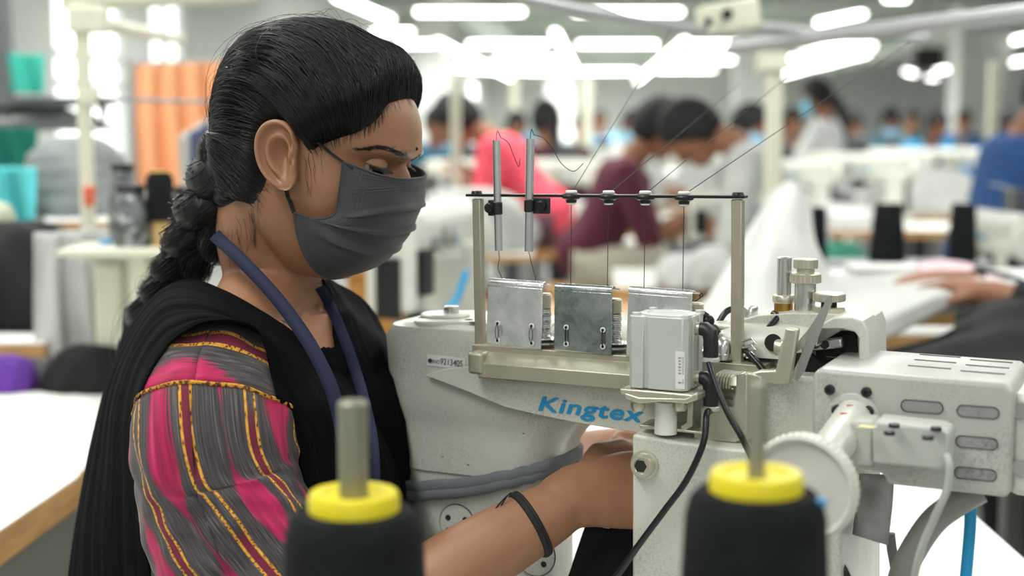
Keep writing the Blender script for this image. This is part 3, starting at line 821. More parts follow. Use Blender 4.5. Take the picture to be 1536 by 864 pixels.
# ================================================================== THE WOMAN
def skin_mat():
    t = NT('skin'); c = t.coord()
    n = t.noise(c, 14, 4); fine = t.noise(c, 160, 4, .6)
    base = t.ramp(n, [(.3, srgb(148, 104, 76)), (.7, srgb(168, 123, 94))])
    t.out(t.mix(t.math('MULTIPLY', fine, .25), base, srgb(140, 95, 70)), .46)
    t.b.inputs['Subsurface Weight'].default_value = .06; t.b.inputs['Subsurface Radius'].default_value = (.012, .005, .003); t.b.inputs['Subsurface Scale'].default_value = .5
    t.bump(t.noise(c, 300, 5, .65), .35, .0007)
    return t.m
M_skin = skin_mat()
M_hair = pm('black_hair', (.0048, .0048, .0056, 1), .34, 0, .5, 30, spec=.5)
M_hairline = pm('fine_black_hair', (.020, .018, .018, 1), .4, 0, .3, 30)
M_lash = pm('lash_black', (.006, .005, .005, 1), .5)
M_eye = pm('eye_white_shaded', srgb(150, 138, 130), .2); M_iris = pm('dark_iris', srgb(26, 16, 12), .08)  # lid shadow is worked into the dull eyeball colour

HC = P(464, 240, 1.36)
RH = Matrix.Rotation(math.radians(-15), 3, 'Z') @ Matrix.Rotation(math.radians(16), 3, 'Y')
def HW(x, y, z): return HC + RH @ V3((x, y, z))
RHi = RH.transposed()
def toH(p): return RHi @ (p-HC)
def Hpx(px, py, yl):
    """head-local point where the pixel's ray meets the head-local plane y = yl"""
    o = toH(CAM); d = RHi @ ray(px, py); t = (yl-o.y)/d.y
    return o + d*t
HEAD = [(-.104, .046, .010, .018, .028), (-.100, .062, .004, .030, .030), (-.092, .073, -.004, .041, .030), (-.080, .0805, -.022, .051, .026), (-.060, .0905, -.050, .0595, .015),
        (-.040, .0915, -.070, .0650, .010), (-.020, .0925, -.083, .0685, .006), (.0, .0945, -.091, .0705, .002), (.012, .0945, -.095, .0715, .0), (.022, .0940, -.0965, .0725, -.002),
        (.034, .1000, -.098, .0745, -.004), (.046, .0998, -.098, .0755, -.006), (.060, .0970, -.097, .0745, -.008), (.080, .0880, -.092, .0690, -.008), (.100, .0705, -.0800, .0585, -.008),
        (.113, .0490, -.060, .0440, -.008), (.121, .0260, -.038, .0260, -.008), (.1245, .006, -.018, .010, -.008)]
def gauss(d2): return math.exp(-d2/2)
def head_ring(z, n=96):
    f, b, w, xm = interp(HEAD, z); out = []
    zo = z; zr = z; zo = z if z < .046 else .046+(z-.046)*.84; z = z if z > -.04 else -.04+(z+.04)*.70
    for k in range(n):
        a = 2*PI*k/n; c, s = math.cos(a), math.sin(a)
        e = 2/2.35 if c > 0 else 2/2.0
        x = xm + ((f-xm) if c > 0 else (xm-b))*math.copysign(abs(c)**e, c)
        y = w*math.copysign(abs(s)**(2/2.15), s)
        p = V3((x if x > -.02 else -.02+(x+.02)*.86, y, zo))
        if c > -.1:
            ay = abs(y); nrm = V3((c, s*.9, 0)).normalized(); dd = 0
            dd -= .0078*gauss(((ay-.034)/.0135)**2+((z-.0155)/.0085)**2)*(1 if c > 0 else 0)
            dd += .0034*gauss(((ay-.030)/.017)**2+((z-.0335)/.0065)**2)
            dd += .0035*gauss(((ay-.050)/.013)**2+((z+.010)/.013)**2)
            dd -= .0030*gauss(((ay-.010)/.006)**2+((z-.016)/.012)**2)
            dd -= .0025*gauss(((ay-.066)/.01)**2+((z-.040)/.018)**2)
            p += nrm*dd
        out.append(HW(*p))
    return out
def make_head(mb):
    zs = [-.104+.2285*i/110 for i in range(111)]
    mb.rings([head_ring(z) for z in zs])
    # nose
    rg = []
    for x, z, rx, ry in ((.088, .026, .010, .0068), (.0945, .016, .012, .0064), (.1010, .004, .0135, .0072), (.1065, -.010, .014, .0088), (.1095, -.022, .0135, .0115), (.1075, -.030, .012, .0145), (.1010, -.037, .008, .0120)):
        rg.append([HW(x-.006-.020*smooth01(-.004, -.024, z)+rx*math.cos(2*PI*k/20), ry*math.sin(2*PI*k/20), z) for k in range(20)])
    mb.rings(rg)
    for s in (-1, 1): mb.ell(HW(.090, s*.012, -.026), (.010, .006, .008), 12, 8)
    mb.ell(HW(.0915, 0, -.056), (.0075, .022, .006), 14, 8, RH); mb.ell(HW(.0895, 0, -.067), (.008, .020, .006), 14, 8, RH)

FF = V3((math.cos(math.radians(22)), -math.sin(math.radians(22)), 0)); LF = V3((math.sin(math.radians(22)), math.cos(math.radians(22)), 0))
AX = V3((-.212, 1.40, 0))
TORSO = [(.45, 0, .125, .180), (.55, 0, .125, .178), (.65, -.008, .102, .146), (.75, -.014, .095, .140), (.85, -.014, .094, .144), (.92, -.008, .098, .146), (.97, -.008, .090, .148), (1.005, -.006, .078, .142), (1.030, -.004, .072, .118), (1.052, -.006, .060, .080), (1.07, -.004, .05, .055)]
def torso_ring(z, off=0.0, n=64):
    o, d, w = interp(TORSO, z); d += off; w += off; out = []
    for k in range(n):
        a = 2*PI*k/n; c, s = math.cos(a), math.sin(a)
        out.append(AX + FF*(o+d*math.copysign(abs(c)**.88, c)) + LF*(w*math.copysign(abs(s)**.88, s)) + V3((0, 0, z)))
    return out
S_R = P(318, 585, 1.255); E_R = P(452, 1012, 1.195); W_R = P(862, 745, 1.285)
S_L = S_R + LF*.315 + V3((-.018, 0, -.050)); E_L = P(655, 860, 1.60); W_L = P(820, 690, 1.50)

def hand(mb, W, d, back, thumb_side, curl, s=1.0, spread=.10, fdir=None):
    """palm, four fingers and a thumb; d finger direction, back the back-of-hand normal"""
    d = d.normalized(); back = (back - d*back.dot(d)).normalized(); sd = back.cross(d)*thumb_side
    rg = []
    for t, w, h in ((-.045, .017, .016), (-.026, .0262, .0240), (-.006, .0298, .0242), (.014, .0322, .0235), (.036, .0368, .0208), (.058, .0405, .0175), (.078, .040, .0140), (.090, .037, .0105)):
        q = d if (t > 0 or fdir is None) else (d*.35+fdir*.65).normalized()
        c = W + q*(t*s) + sd*(.002*s)
        rg.append([c + sd*(w*s*math.cos(2*PI*k/24)) + back*(h*s*math.sin(2*PI*k/24)) for k in range(24)])
    mb.rings(rg)
    for i, (o, ln, r) in enumerate(((.029, .072, .0090), (.0095, .080, .0092), (-.0105, .074, .0086), (-.0285, .058, .0076))):
        base = W + d*(.082*s) + sd*(o*s) - back*(.001*s)
        dd = (d + sd*(spread*(o/.029))).normalized(); p = base - dd*.02*s; pts = [p, base]; rr = [r*s, r*s*1.08]
        ang = 0; cur = base
        for j, fr in enumerate((.44, .31, .25)):
            ang += curl*(1.0 if j else .75)*(1+.08*i)
            v = dd*math.cos(ang) - back*math.sin(ang)
            m = cur + v*(ln*fr*.5*s); cur = cur + v*(ln*fr*s)
            pts += [m, cur]; rr += [r*s*(.96-.07*j), r*s*(.98-.08*j)]
        pts.append(cur+v*.003*s); rr.append(r*s*.4)
        mb.tube(pts, rr, 12)
    b0 = W + d*(.018*s) + sd*(.024*s) - back*.006*s
    t1 = (d*.62 + sd*.72 - back*.25).normalized(); t2 = (d*.88 + sd*.30 - back*.36).normalized(); t3 = (d*.93 - sd*.05 - back*.40).normalized()
    q1 = b0+t1*.036*s; q2 = q1+t2*.032*s; q3 = q2+t3*.026*s
    mb.tube([b0-t1*.008*s, b0, lerp(b0, q1, .5), q1, lerp(q1, q2, .5), q2, lerp(q2, q3, .6), q3], [.011*s, .0128*s, .0122*s, .0112*s, .0100*s, .0103*s, .0094*s, .0045*s], 12)

HB = MB(); make_head(HB)
head_bvh = BVHTree.FromPolygons([tuple(p) for p in HB.v], HB.f)
bm_ = MB(); make_head(bm_)
# neck
NB = P(408, 462, 1.398)
nk = spl([HW(-.022, 0, .0), HW(-.026, 0, -.045), lerp(HW(-.03, 0, -.075), NB+V3((0, 0, .06)), .5), NB+V3((.004, 0, .02)), NB-V3((.004, 0, .03)), NB-V3((.01, -.0, .07))], 22)
bm_.tube(nk, [(.050+.004*math.sin(i/21*PI)*-1 + (.016*smooth01(14, 21, i)), .053-.004*math.sin(i/21*PI)+(.02*smooth01(14, 21, i))) for i in range(22)], 36)
zs = [.45+.62*i/40 for i in range(41)]
bm_.rings([torso_ring(z) for z in zs])
# trapezius slopes and shoulder balls
for S in (S_R, S_L):
    bm_.tube(spl([NB+V3((0, 0, .01)), lerp(NB, S, .5)+V3((0, 0, .012)), S+V3((0, 0, .004))], 12), [.052, .052, .050, .048, .047, .046, .046, .046, .046, .047, .048, .048], 24)
def limb(pts, rad, n=40):
    q = spline([tuple(p)+(r if isinstance(r, tuple) else (r, r)) for p, r in zip(pts, rad)], n)
    bm_.tube([V3(a[:3]) for a in q], [(a[3], a[4]) for a in q], 24)
limb([S_R, lerp(S_R, E_R, .5)+V3((-.006, 0, 0)), E_R, lerp(E_R, W_R, .2)+V3((0, 0, .0)), lerp(E_R, W_R, .55)+V3((0, 0, .004)), lerp(E_R, W_R, .88), W_R+V3((.012, .002, .002))],
     [.047, .044, .038, .041, .0365, .0290, .0190])
limb([S_L, lerp(S_L, E_L, .5), E_L, lerp(E_L, W_L, .3), lerp(E_L, W_L, .7), W_L], [.046, .042, .036, .039, .033, .027])
hand(bm_, W_R, (P(985, 735, 1.31)-W_R), V3((.12, -.72, .62)), 1, .42, 1.0, fdir=(W_R-E_R).normalized())
hand(bm_, W_L, (P(945, 668, 1.44)-W_L), V3((.1, -.45, .88)), -1, .38, .98, fdir=(W_L-E_L).normalized())
# legs and feet (under the table)
for s in (-1, 1):
    hip = AX + LF*(s*.095) + V3((0, 0, .53)); knee = hip + FF*.40 + LF*(s*.03) + V3((0, 0, .01)); ank = knee + FF*.02 + V3((0, 0, -.44)); 
    limb([hip-FF*.03, hip+FF*.05, lerp(hip, knee, .5), knee, lerp(knee, ank, .3), ank], [.085, .085, .070, .054, .050, .034])
    bm_.tube([ank-FF*.03+V3((0, 0, -.045)), ank+FF*.05+V3((0, 0, -.055)), ank+FF*.15+V3((0, 0, -.068)), ank+FF*.19+V3((0, 0, -.072))], [.034, .036, .032, .014], 16)
    bm_.tube([ank, ank-FF*.01+V3((0, 0, -.045))], [.034, .034], 16)
# ---- ear outline measured in head-local space (kept crisp, joined to the same body mesh)
EARY = -.0795
def make_ear(mb, side):
    C0 = (428, 234)
    outline = [(446, 236), (448, 214), (444, 196), (434, 184), (420, 180), (405, 186), (395, 202), (393, 222), (397, 244), (406, 262), (417, 275), (429, 283), (440, 283), (446, 270), (446, 253)]
    prof = []
    oc = [Hpx(x, y, -.0765) for x, y in outline]; cc = Hpx(*C0, -.0765)
    ring = spline([tuple(p-cc) for p in oc+[oc[0]]], 61)[:-1]
    n = 60
    m = 14; rows = []
    for j in range(m+1):
        r = j/m; row = []
        for k in range(n):
            v = V3(ring[k]); ang = k/n     # 0 front (tragus), .25 top, .5 back, .75-.85 lobe
            lobe = smooth01(.66, .76, ang)*(1-smooth01(.90, .97, ang)); front = 1-smooth01(.02, .10, ang)+smooth01(.93, .99, ang); front = min(1, front)
            helix = (1-lobe)*(1-front)
            h = .0035
            h += helix*(.0062*gauss(((r-.93)/.075)**2) - .0028*gauss(((r-.76)/.07)**2) + .0050*gauss(((r-.56)/.11)**2) - .0085*gauss((r/.36)**2))
            h += (1-helix)*(-.0085*gauss((r/.30)**2))
            h += lobe*(.0022*gauss(((r-.75)/.25)**2))
            h += front*(.0045*gauss(((r-.62)/.16)**2)) 
            back = .6*(.5-.5*math.cos(2*PI*(ang)))      # flare away from the skull at the back
            h += .010*back*r
            p = cc + V3((v.x*r, 0, v.z*r)); p.y = (EARY - h)
            if side > 0: p.y = -p.y
            row.append(HW(*p))
        rows.append(row)
    # rim folds round to the back
    for q, (sc, dh) in enumerate(((1.02, .002), (1.0, .006), (.9, .010), (.6, .016))):
        row = []
        for k in range(n):
            v = V3(ring[k]); ang = k/n; back = .6*(.5-.5*math.cos(2*PI*ang))
            p = cc + V3((v.x*sc, 0, v.z*sc)); p.y = (EARY-.0035-.010*back+dh+(-.0045 if q == 0 else 0))
            if side > 0: p.y = -p.y
            row.append(HW(*p))
        rows.append(row)
    mb.rings(rows, cap=True)
# eyelids: thin shells over the eyeball
EYEC = (.0745, .0325, .0178)
def lid(mb, s, e0, e1, r, az=68, droop=0):
    rg = []
    for j in range(11):
        e = lerp(e0, e1, j/10); row = []
        for k in range(25):
            a = math.radians(lerp(-az, az, k/24))
            bend = (1-math.cos(a))*droop
            el = math.radians(e + bend*(1 if e0 < e1 else 1))
            row.append(HW(EYEC[0]+r*math.cos(el)*math.cos(a), s*EYEC[1]+r*math.cos(el)*math.sin(a), EYEC[2]+r*math.sin(el)))
        rg.append(row)
    rr = []
    for row in rg:
        inner = []
        for p in row:
            c = HW(EYEC[0], s*EYEC[1], EYEC[2]); inner.append(c+(p-c)*.90)
        rr.append(row+inner[::-1])
    mb.rings(rr, cap=True)

BODY = remeshed(bm_, .0023, 6)
n_skin = len(BODY.f)
for s in (-1, 1):
    make_ear(BODY, s); lid(BODY, s, 0, 78, .0134, 108, 3); lid(BODY, s, -25, -78, .0134, 108, -3)
W_ = thing('person', 'woman with black braid, black face mask and striped pink sleeve at the sewing machine', 'person', (AX.x, AX.y, 0))
body_ob = BODY.build('body', M_skin, W_, angle=180)
body_bvh = BVHTree.FromPolygons([tuple(p) for p in BODY.v], BODY.f)
def skin_at(px, py):
    d = ray(px, py).normalized(); h = body_bvh.ray_cast(CAM, d); return (h[0], h[1])
def head_at(px, py):
    d = ray(px, py).normalized(); h = head_bvh.ray_cast(CAM, d); return h[0]
for s in (-1, 1):
    mb = MB(); ec = HW(EYEC[0], s*EYEC[1], EYEC[2]); mb.ell(ec, .0125, 24, 16); e = mb.build('eyeball', M_eye, body_ob)
    gz = (RH @ V3((.84, s*.46, -.24))).normalized()
    mb = MB(); mb.lathe([(0, .0125), (.003, .0124), (.0074, .0101), (.0077, .0096)], ec+gz*.0006, gz, 24); mb.build('iris', M_iris, body_ob)
    mb = MB()
    for k in range(70):
        a = math.radians(lerp(-78, 74, k/69)); el = math.radians(0+(1-math.cos(a))*3); r = .0135
        p = HW(EYEC[0]+r*math.cos(el)*math.cos(a), s*EYEC[1]+r*math.cos(el)*math.sin(a), EYEC[2]+r*math.sin(el))
        dr = (RH @ V3((math.cos(a)*.8, s*.0+math.sin(a)*.9+random.uniform(-.15, .15), -.42))).normalized()
        mb.tube([p-dr*.001, p+dr*.003, p+dr*.0074+V3((0, 0, .0008))], [.00055, .00042, .0001], 4)
    # lash line
    pts = []
    for k in range(25):
        a = math.radians(lerp(-84, 76, k/24)); el = math.radians(-.5+(1-math.cos(a))*3); r = .0135
        pts.append(HW(EYEC[0]+r*math.cos(el)*math.cos(a), s*EYEC[1]+r*math.cos(el)*math.sin(a), EYEC[2]+r*math.sin(el)))
    mb.tube(pts, .00105, 6)
    mb.build('eyelashes', M_lash, body_ob)
# eyebrows, hair by hair on the ridge
for s in (-1, 1):
    mb = MB()
    for k in range(150):
        t = random.random(); y = lerp(.012, .056, t); z = lerp(.0295, .0385, math.sin(t*PI*.62))-(.006*smooth01(.75, 1, t)) + random.gauss(0, .0017*(1-.6*t))
        o = HW(.16, s*y, z); dr = RH @ V3((-1, 0, 0)); h = body_bvh.ray_cast(o, dr)
        if not h[0]: continue
        p = h[0]; d = (RH @ V3((-.35*t-.1, s*1.0, .40-.75*t+random.gauss(0, .12)))); d = (d-h[1]*d.dot(h[1])).normalized()
        ln = random.uniform(.006, .010)
        mb.tube([p+h[1]*.0002, p+d*ln*.5+h[1]*.0009, p+d*ln+h[1]*.0004], [.00030, .00026, .00008], 4)
    mb.build('eyebrow', M_hairline, body_ob)
h = body_bvh.ray_cast(HW(.2, -.0005, .0405), RH @ V3((-1, 0, 0)))
mb = MB(); mb.ell(h[0], (.0019, .0019, .0019), 12, 8); mb.build('bindi', pm('bindi_black', srgb(30, 10, 12), .5), body_ob)

# ------------------------------------------------------------------ hair
c0 = V3((0, 0, .03))
def head_r(dv):
    if dv.z < -.35 and dv.x < .15:
        o = HW(*c0); h = body_bvh.ray_cast(o + (RH @ dv)*.150, -(RH @ dv))
        if h[0]: return .150-h[3]
    o = HW(*c0); h = head_bvh.ray_cast(o + (RH @ dv)*.4, -(RH @ dv)); 
    return .4-h[3] if h[0] else .09
near = [(641, 148), (622, 140), (600, 141), (582, 156), (566, 177), (540, 196), (508, 207), (484, 216), (468, 224), (458, 216), (446, 200), (434, 190), (420, 186), (405, 190), (398, 206), (397, 232), (401, 256), (396, 280), (378, 306), (352, 332)]
hl = []
for x, y in near:
    q = head_at(x, y)
    if q is None: continue
    hl.append((toH(q)-c0).normalized())
hl = [V3((.835, 0, .55)).normalized()] + hl[1:]
nape = V3((-.66, 0, -.76)).normalized()
half = hl + [V3((-.36, -.52, -.78)).normalized(), V3((-.52, -.28, -.80)).normalized(), nape]
full = half + [V3((p.x, -p.y, p.z)) for p in half[-2:0:-1]]
NL = 240
loop = [V3(p).normalized() for p in spline([tuple(p) for p in full+[full[0]]], NL+1)]
dR = V3((-.80, -.08, -.46)).normalized()
def strand(a, t, off=0.0, jit=0.0):
    """point of the hair surface: a along the hairline loop (0..1), t from hairline to the braid root"""
    x = (a % 1.0)*NL; i = int(x); d0 = loop[i].lerp(loop[min(i+1, NL)], x-i)
    kk = .46*smooth01(-.45, .1, d0.x) + .85*max(0, d0.x)**1.0*max(.25, d0.z+.35)
    w = t
    dv = d0*(1-w) + dR*w + V3((-.10, 0, kk))*math.sin(PI*t)
    dv.y += jit*math.sin(PI*t)
    dv.normalize()
    r = head_r(dv)
    vol = .0015 + .0135*smooth01(0, .16, t) + .004*smooth01(.15, .4, t) - .006*smooth01(.45, .8, t)
    vol *= lerp(.42, 1.0, max(smooth01(.25, .6, d0.x), smooth01(.15, .6, t)*.85*smooth01(-.5, -.1, d0.x)))
    vol += .0105*max(0, d0.x)*math.exp(-((t-.12)/.10)**2)*smooth01(0, .05, t)
    return HW(*(c0 + dv*(r+vol+off)))
NA, NTT = 240, 40
ts = [(i/NTT) for i in range(NTT+1)]
cap_pts = [[strand(k/NA, t, -.0010) for k in range(NA+1)] for t in ts]
mb = MB(); mb.grid(cap_pts, [[(k/NA*60, t*3) for k in range(NA+1)] for t in ts])
def hair_cap_mat():
    t = NT('combed_hair'); uv = t.node('ShaderNodeTexCoord').outputs['UV']
    n = t.noise(t.mapping(uv, (9, .8, 1)), 6, 6, .7)
    t.out(t.ramp(n, [(.35, (.0025, .0025, .003, 1)), (.72, (.009, .009, .010, 1))]), t.ramp(n, [(.3, (.48,)*3), (.7, (.34,)*3)]))
    t.bump(n, .9, .0028)
    return t.m
hair = mb.build('hair', hair_cap_mat(), W_, angle=180)
R0 = strand(.3, 1.0)
mb = MB(); random.seed(5)
for k in range(3600):
    a = random.random(); t0 = max(0, random.gauss(.0, .03)); t1 = random.uniform(.55, 1.0); off = random.uniform(-.001, .0035); j = random.gauss(0, .05)
    n = 16; pts = []
    da = random.gauss(0, .012); ph = random.uniform(0, 6)
    for i in range(n):
        u = i/(n-1); t = lerp(t0, t1, u)
        pts.append(strand(a+da*u+.0018*math.sin(u*6+ph), t, off*smooth01(0, .2, u)-(.0003 if t < .02 else 0), j))
    mb.tube(pts, [.00030]*(n-1)+[.0001], 3, cap=False)
mb.build('hair_strands', M_hair, hair, angle=180)
# baby hairs at the hairline, temple and nape
mb = MB(); random.seed(8)
for k in range(300):
    a = random.choice([random.uniform(.0, .20), random.uniform(.02, .14), random.uniform(.36, .50)])
    back = random.uniform(.002, .012); pts = []
    x = (a % 1)*NL; i = int(x); d0 = loop[i].lerp(loop[min(i+1, NL)], x-i)
    fw = (d0 - dR*.25); 
    for u in (0, .25, .5, .75, 1):
        dv = (d0 + (d0-strand_dir)*0) if False else None
        t = u*.16
        p = strand(a+random.gauss(0, .0006), t, -.0005)
        pts.append(p)
    # push the root outward on to the skin
    st = pts[0] + (pts[0]-pts[1]).normalized()*back
    q = head_bvh.find_nearest(st)
    pts = [q[0]+q[1]*.0004]+pts
    mb.tube(pts, [.00006]+[.00014]*4+[.00008], 3, cap=False)
mb.build('baby_hairs', M_hairline, hair, angle=180)
# flyaway hairs
mb = MB(); random.seed(21)
for k in range(95):
    a = random.uniform(.0, .46); t0 = random.uniform(.05, .6); t1 = t0+random.uniform(.15, .4); pts = []; amp = random.uniform(.002, .009); ph = random.uniform(0, 6); da = random.gauss(0, .06)
    for i in range(14):
        u = i/13; pts.append(strand(a+da*u*u, lerp(t0, min(t1, .97), u), .003+amp*math.sin(PI*u)*(1+.4*math.sin(5*u+ph)), .1*math.sin(ph)))
    mb.tube(pts, .00016, 3, cap=False)
for k in range(26):     # wisps by the ear, cheek and nape
    x, y = random.choice([(462, 232), (470, 236), (380, 312), (360, 330), (390, 296), (350, 340)])
    x += random.gauss(0, 5); y += random.gauss(0, 5); pts = []
    cx = random.uniform(-9, 9); ln = random.uniform(20, 62)
    for i in range(9):
        u = i/8; q = skin_at(x+cx*math.sin(u*3)+u*4*random.uniform(.6, 1), y+ln*u)
        if q[0] is None or q[0].y > 1.5: break
        pts.append(q[0]+q[1]*(.0012))
    if len(pts) > 3: mb.tube(pts, .00014, 3, cap=False)
mb.build('flyaway_hairs', M_hairline, hair, angle=180)
# braid: three plaited lobes of many hairs
bp = [(372, 236, 1.385), (354, 276, 1.39), (326, 320, 1.40), (296, 364, 1.42), (268, 404, 1.44), (247, 436, 1.46), (228, 468, 1.49), (206, 520, 1.515), (212, 600, 1.535), (225, 700, 1.54), (235, 790, 1.54)]
BPn = 150; bpath = spl([P(*q) for q in bp], BPn)
def braid_frame(i):
    t = (bpath[min(i+1, BPn-1)]-bpath[max(i-1, 0)]).normalized(); view = (bpath[i]-CAM).normalized()
    x = t.cross(view).normalized(); return t, x, t.cross(x)
mb = MB(); mh = MB(); random.seed(3)
for s in range(3):
    ctr = []; rad = []
    for i in range(BPn):
        u = i/(BPn-1); t, x, y = braid_frame(i); W = lerp(.0400, .0190, smooth01(.05, .5, u))*(1-.35*smooth01(.6, 1, u))
        th = u*2*PI*3.3 + 2*PI*s/3
        ctr.append(bpath[i] + x*(W*.62*math.sin(th)) + y*(W*.44*math.sin(2*th))); rad.append(W*.62)
    mb.tube(ctr, rad, 20)
    for k in range(280):
        a0 = random.uniform(0, 2*PI); tw = random.uniform(.5, 1.6); pts = []; i0 = random.randint(0, 60); i1 = min(BPn-1, i0+random.randint(40, 90))
        ro = random.uniform(.97, 1.05) if random.random() < .85 else random.uniform(1.05, 1.3)
        for i in range(i0, i1, 2):
            t = (ctr[min(i+1, BPn-1)]-ctr[max(i-1, 0)]).normalized(); x = t.orthogonal().normalized(); _, bx, by = braid_frame(i)
            x = (bx - t*bx.dot(t)).normalized(); y = t.cross(x); a = a0+tw*(i-i0)/40.0
            pts.append(ctr[i]+(x*math.cos(a)+y*math.sin(a))*rad[i]*ro)
        mh.tube(pts, .00042, 3, cap=False)
br = mb.build('braid', pm('braid_hair', (.004, .004, .0045, 1), .42, 0, .5, 60, .6, 90, .002, stretch=(1, 1, .3)), hair, angle=180)
mh.v and br.data  # strands of the plait join the braid mesh's own sub-part
mh.build('braid_strands', M_hair, hair, angle=180)
# frizz round the braid and the crown
mb = MB(); random.seed(31)
for k in range(120):
    i0 = random.randint(0, 100); i1 = i0+random.randint(10, 36); pts = []; sx = random.choice([-1, 1]); amp = random.uniform(.004, .016); W0 = random.uniform(.6, 1.1)
    for i in range(i0, min(i1, BPn-1), 2):
        u = (i-i0)/(i1-i0); t, x, y = braid_frame(i); W = lerp(.030, .0165, smooth01(0, .55, i/BPn))
        pts.append(bpath[i]+x*(sx*(W*W0+amp*math.sin(PI*u)))-y*(W*.9*random.uniform(.95, 1.02)*math.cos(u)))
    if len(pts) > 3: mb.tube(pts, .00015, 3, cap=False)
mb.build('frizz', M_hairline, hair, angle=180)

# ------------------------------------------------------------------ mask
def mask_mat():
    t = NT('mask_fabric'); uv = t.node('ShaderNodeTexCoord').outputs['UV']
    n = t.noise(t.mapping(uv, (60, 160, 1)), 8, 4, .7)
    t.out(t.ramp(n, [(.3, srgb(47, 48, 50)), (.7, srgb(59, 60, 62))]), .78)
    t.b.inputs['Sheen Weight'].default_value = .10
    t.bump(n, .25, .0005)
    return t.m
M_mask = mask_mat(); M_loop = pm('ear_loop', srgb(24, 24, 26), .8)
nearE = [(515, 243, -.068), (511, 275, -.069), (507, 302, -.069), (503, 320, -.070), (490, 327, -.071), (470, 328, -.072), (450, 322, -.073), (441, 319, -.073)]
def near_edge(t):
    # t 0..1 : the hem from the top corner to the lower ear loop corner
    q = spline([(x, y, yl) for x, y, yl in nearE], 101)[int(round(t*100))]
    return Hpx(*q)
frontP = [(622, 267), (622, 285), (618, 308), (609, 335), (597, 360), (578, 384), (553, 402), (522, 413)]
def front_pt(t):
    q = spline(frontP, 101)[int(round(t*100))]
    return Hpx(q[0], q[1], .0)
def bottom_near(t): return None
NTm, NSm = 60, 56
def mask_surface(off=0.0):
    rows = []; uvs = []
    for i in range(NTm+1):
        t = i/NTm
        # the last part of the sheet runs under the jaw: its near edge drops to the throat
        if t <= .62: N = near_edge(t/.62)
        else:
            q = spline([(441, 319, -.073), (446, 350, -.071), (457, 382, -.064), (476, 408, -.052), (497, 417, -.040)], 101)[int(round((t-.62)/.38*100))]
            N = Hpx(*q)
        F = front_pt(t)
        row = []; ur = []
        for j in range(NSm+1):
            s = -1+2*j/NSm; a = abs(s)
            ca = math.cos(a*PI/2); sa = math.sin(a*PI/2)
            ex = .52 if t < .75 else lerp(.52, .7, (t-.75)/.25)
            p = V3((N.x+(F.x-N.x)*ca**ex, (N.y)*(sa**.92)*(1 if s < 0 else -1), lerp(F.z, N.z, a**lerp(3.0, 1.9, t))))
            # three pleats as little steps
            pl = 0
            for c in (.30, .50, .68):
                w = (t-c)/.055
                if -1 < w < 1: pl += .0030*(.5-.5*math.cos(PI*(w+1)))*(1 if w < 0 else 1)*(1 if w < .15 else 0)
            pl *= smooth01(1.02, .5, a) if False else (1-smooth01(.82, 1.0, a))
            pl += .0009*math.sin(t*23+a*6)*(1-a)
            nrm = V3((ca+.15, (-1 if s < 0 else 1)*sa, 0)).normalized()
            p += nrm*(pl+off+.0012)
            row.append(HW(*p)); ur.append((s*.09, t*.16))
        rows.append(row); uvs.append(ur)
    return rows, uvs
rows, uvs = mask_surface()
mb = MB(); mb.grid(rows, uvs)
mask = mb.build('face_mask', M_mask, W_, solid=.0012, angle=40)
# stitched hems: rows of small dashes along the top and the side
mb = MB()
for off_t in (.028, .045, .10, .118):
    i = off_t*NTm; i0 = int(i); f = i-i0
    for j in range(1, NSm-1):
        a, b = rows[i0][j].lerp(rows[i0+1][j], f), rows[i0][j+1].lerp(rows[i0+1][j+1], f)
        n = (a-HW(0, 0, -.02)).normalized()
        for q in (0, .5): mb.tube([a.lerp(b, q+.08)+n*.0012, a.lerp(b, q+.38)+n*.0012], .00028, 4)
for k in (2, 3, 4):
    for i in range(2, 34):
        a, b = rows[i][k], rows[i+1][k]; n = (a-HW(0, 0, -.02)).normalized()
        mb.tube([a.lerp(b, .15)+n*.0011, a.lerp(b, .65)+n*.0011], .00028, 4)
mb.build('hem_stitches', pm('grey_stitch', srgb(92, 92, 94), .8), mask)
mb = MB()
top = rows[0]
mb.tube([p+(p-HW(0, 0, -.03)).normalized()*.0004 for p in top], .0011, 6)
mb.tube([p for p in rows[NTm]], .0010, 6)
mb.tube([rows[i][0] for i in range(NTm+1)], .0012, 6)
mb.build('binding', M_mask, mask)
mb = MB()
u0 = rows[1][1]
pts = [u0]
for x, y in ((500, 232), (484, 218), (468, 206), (455, 196)):
    q = skin_at(x, y); pts.append(q[0]+q[1]*.0022 if q[0] and q[0].y < 1.36 else P(x, y, 1.29))
mb.tube(spl(pts, 24), [(.0021, .0011)]*24, 8); mb.build('ear_loop', M_loop, mask)
mb = MB(); pts = [rows[int(.62*NTm)][0]]
for x, y in ((437, 303), (432, 291), (428, 282)):
    q = skin_at(x, y); pts.append((q[0]+q[1]*.0018) if q[0] and q[0].y < 1.36 else P(x, y, 1.285))
pts.append(P(422, 274, 1.30))
mb.tube(spl(pts, 20), [(.0021, .0011)]*20, 8); mb.build('ear_loop', M_loop, mask)
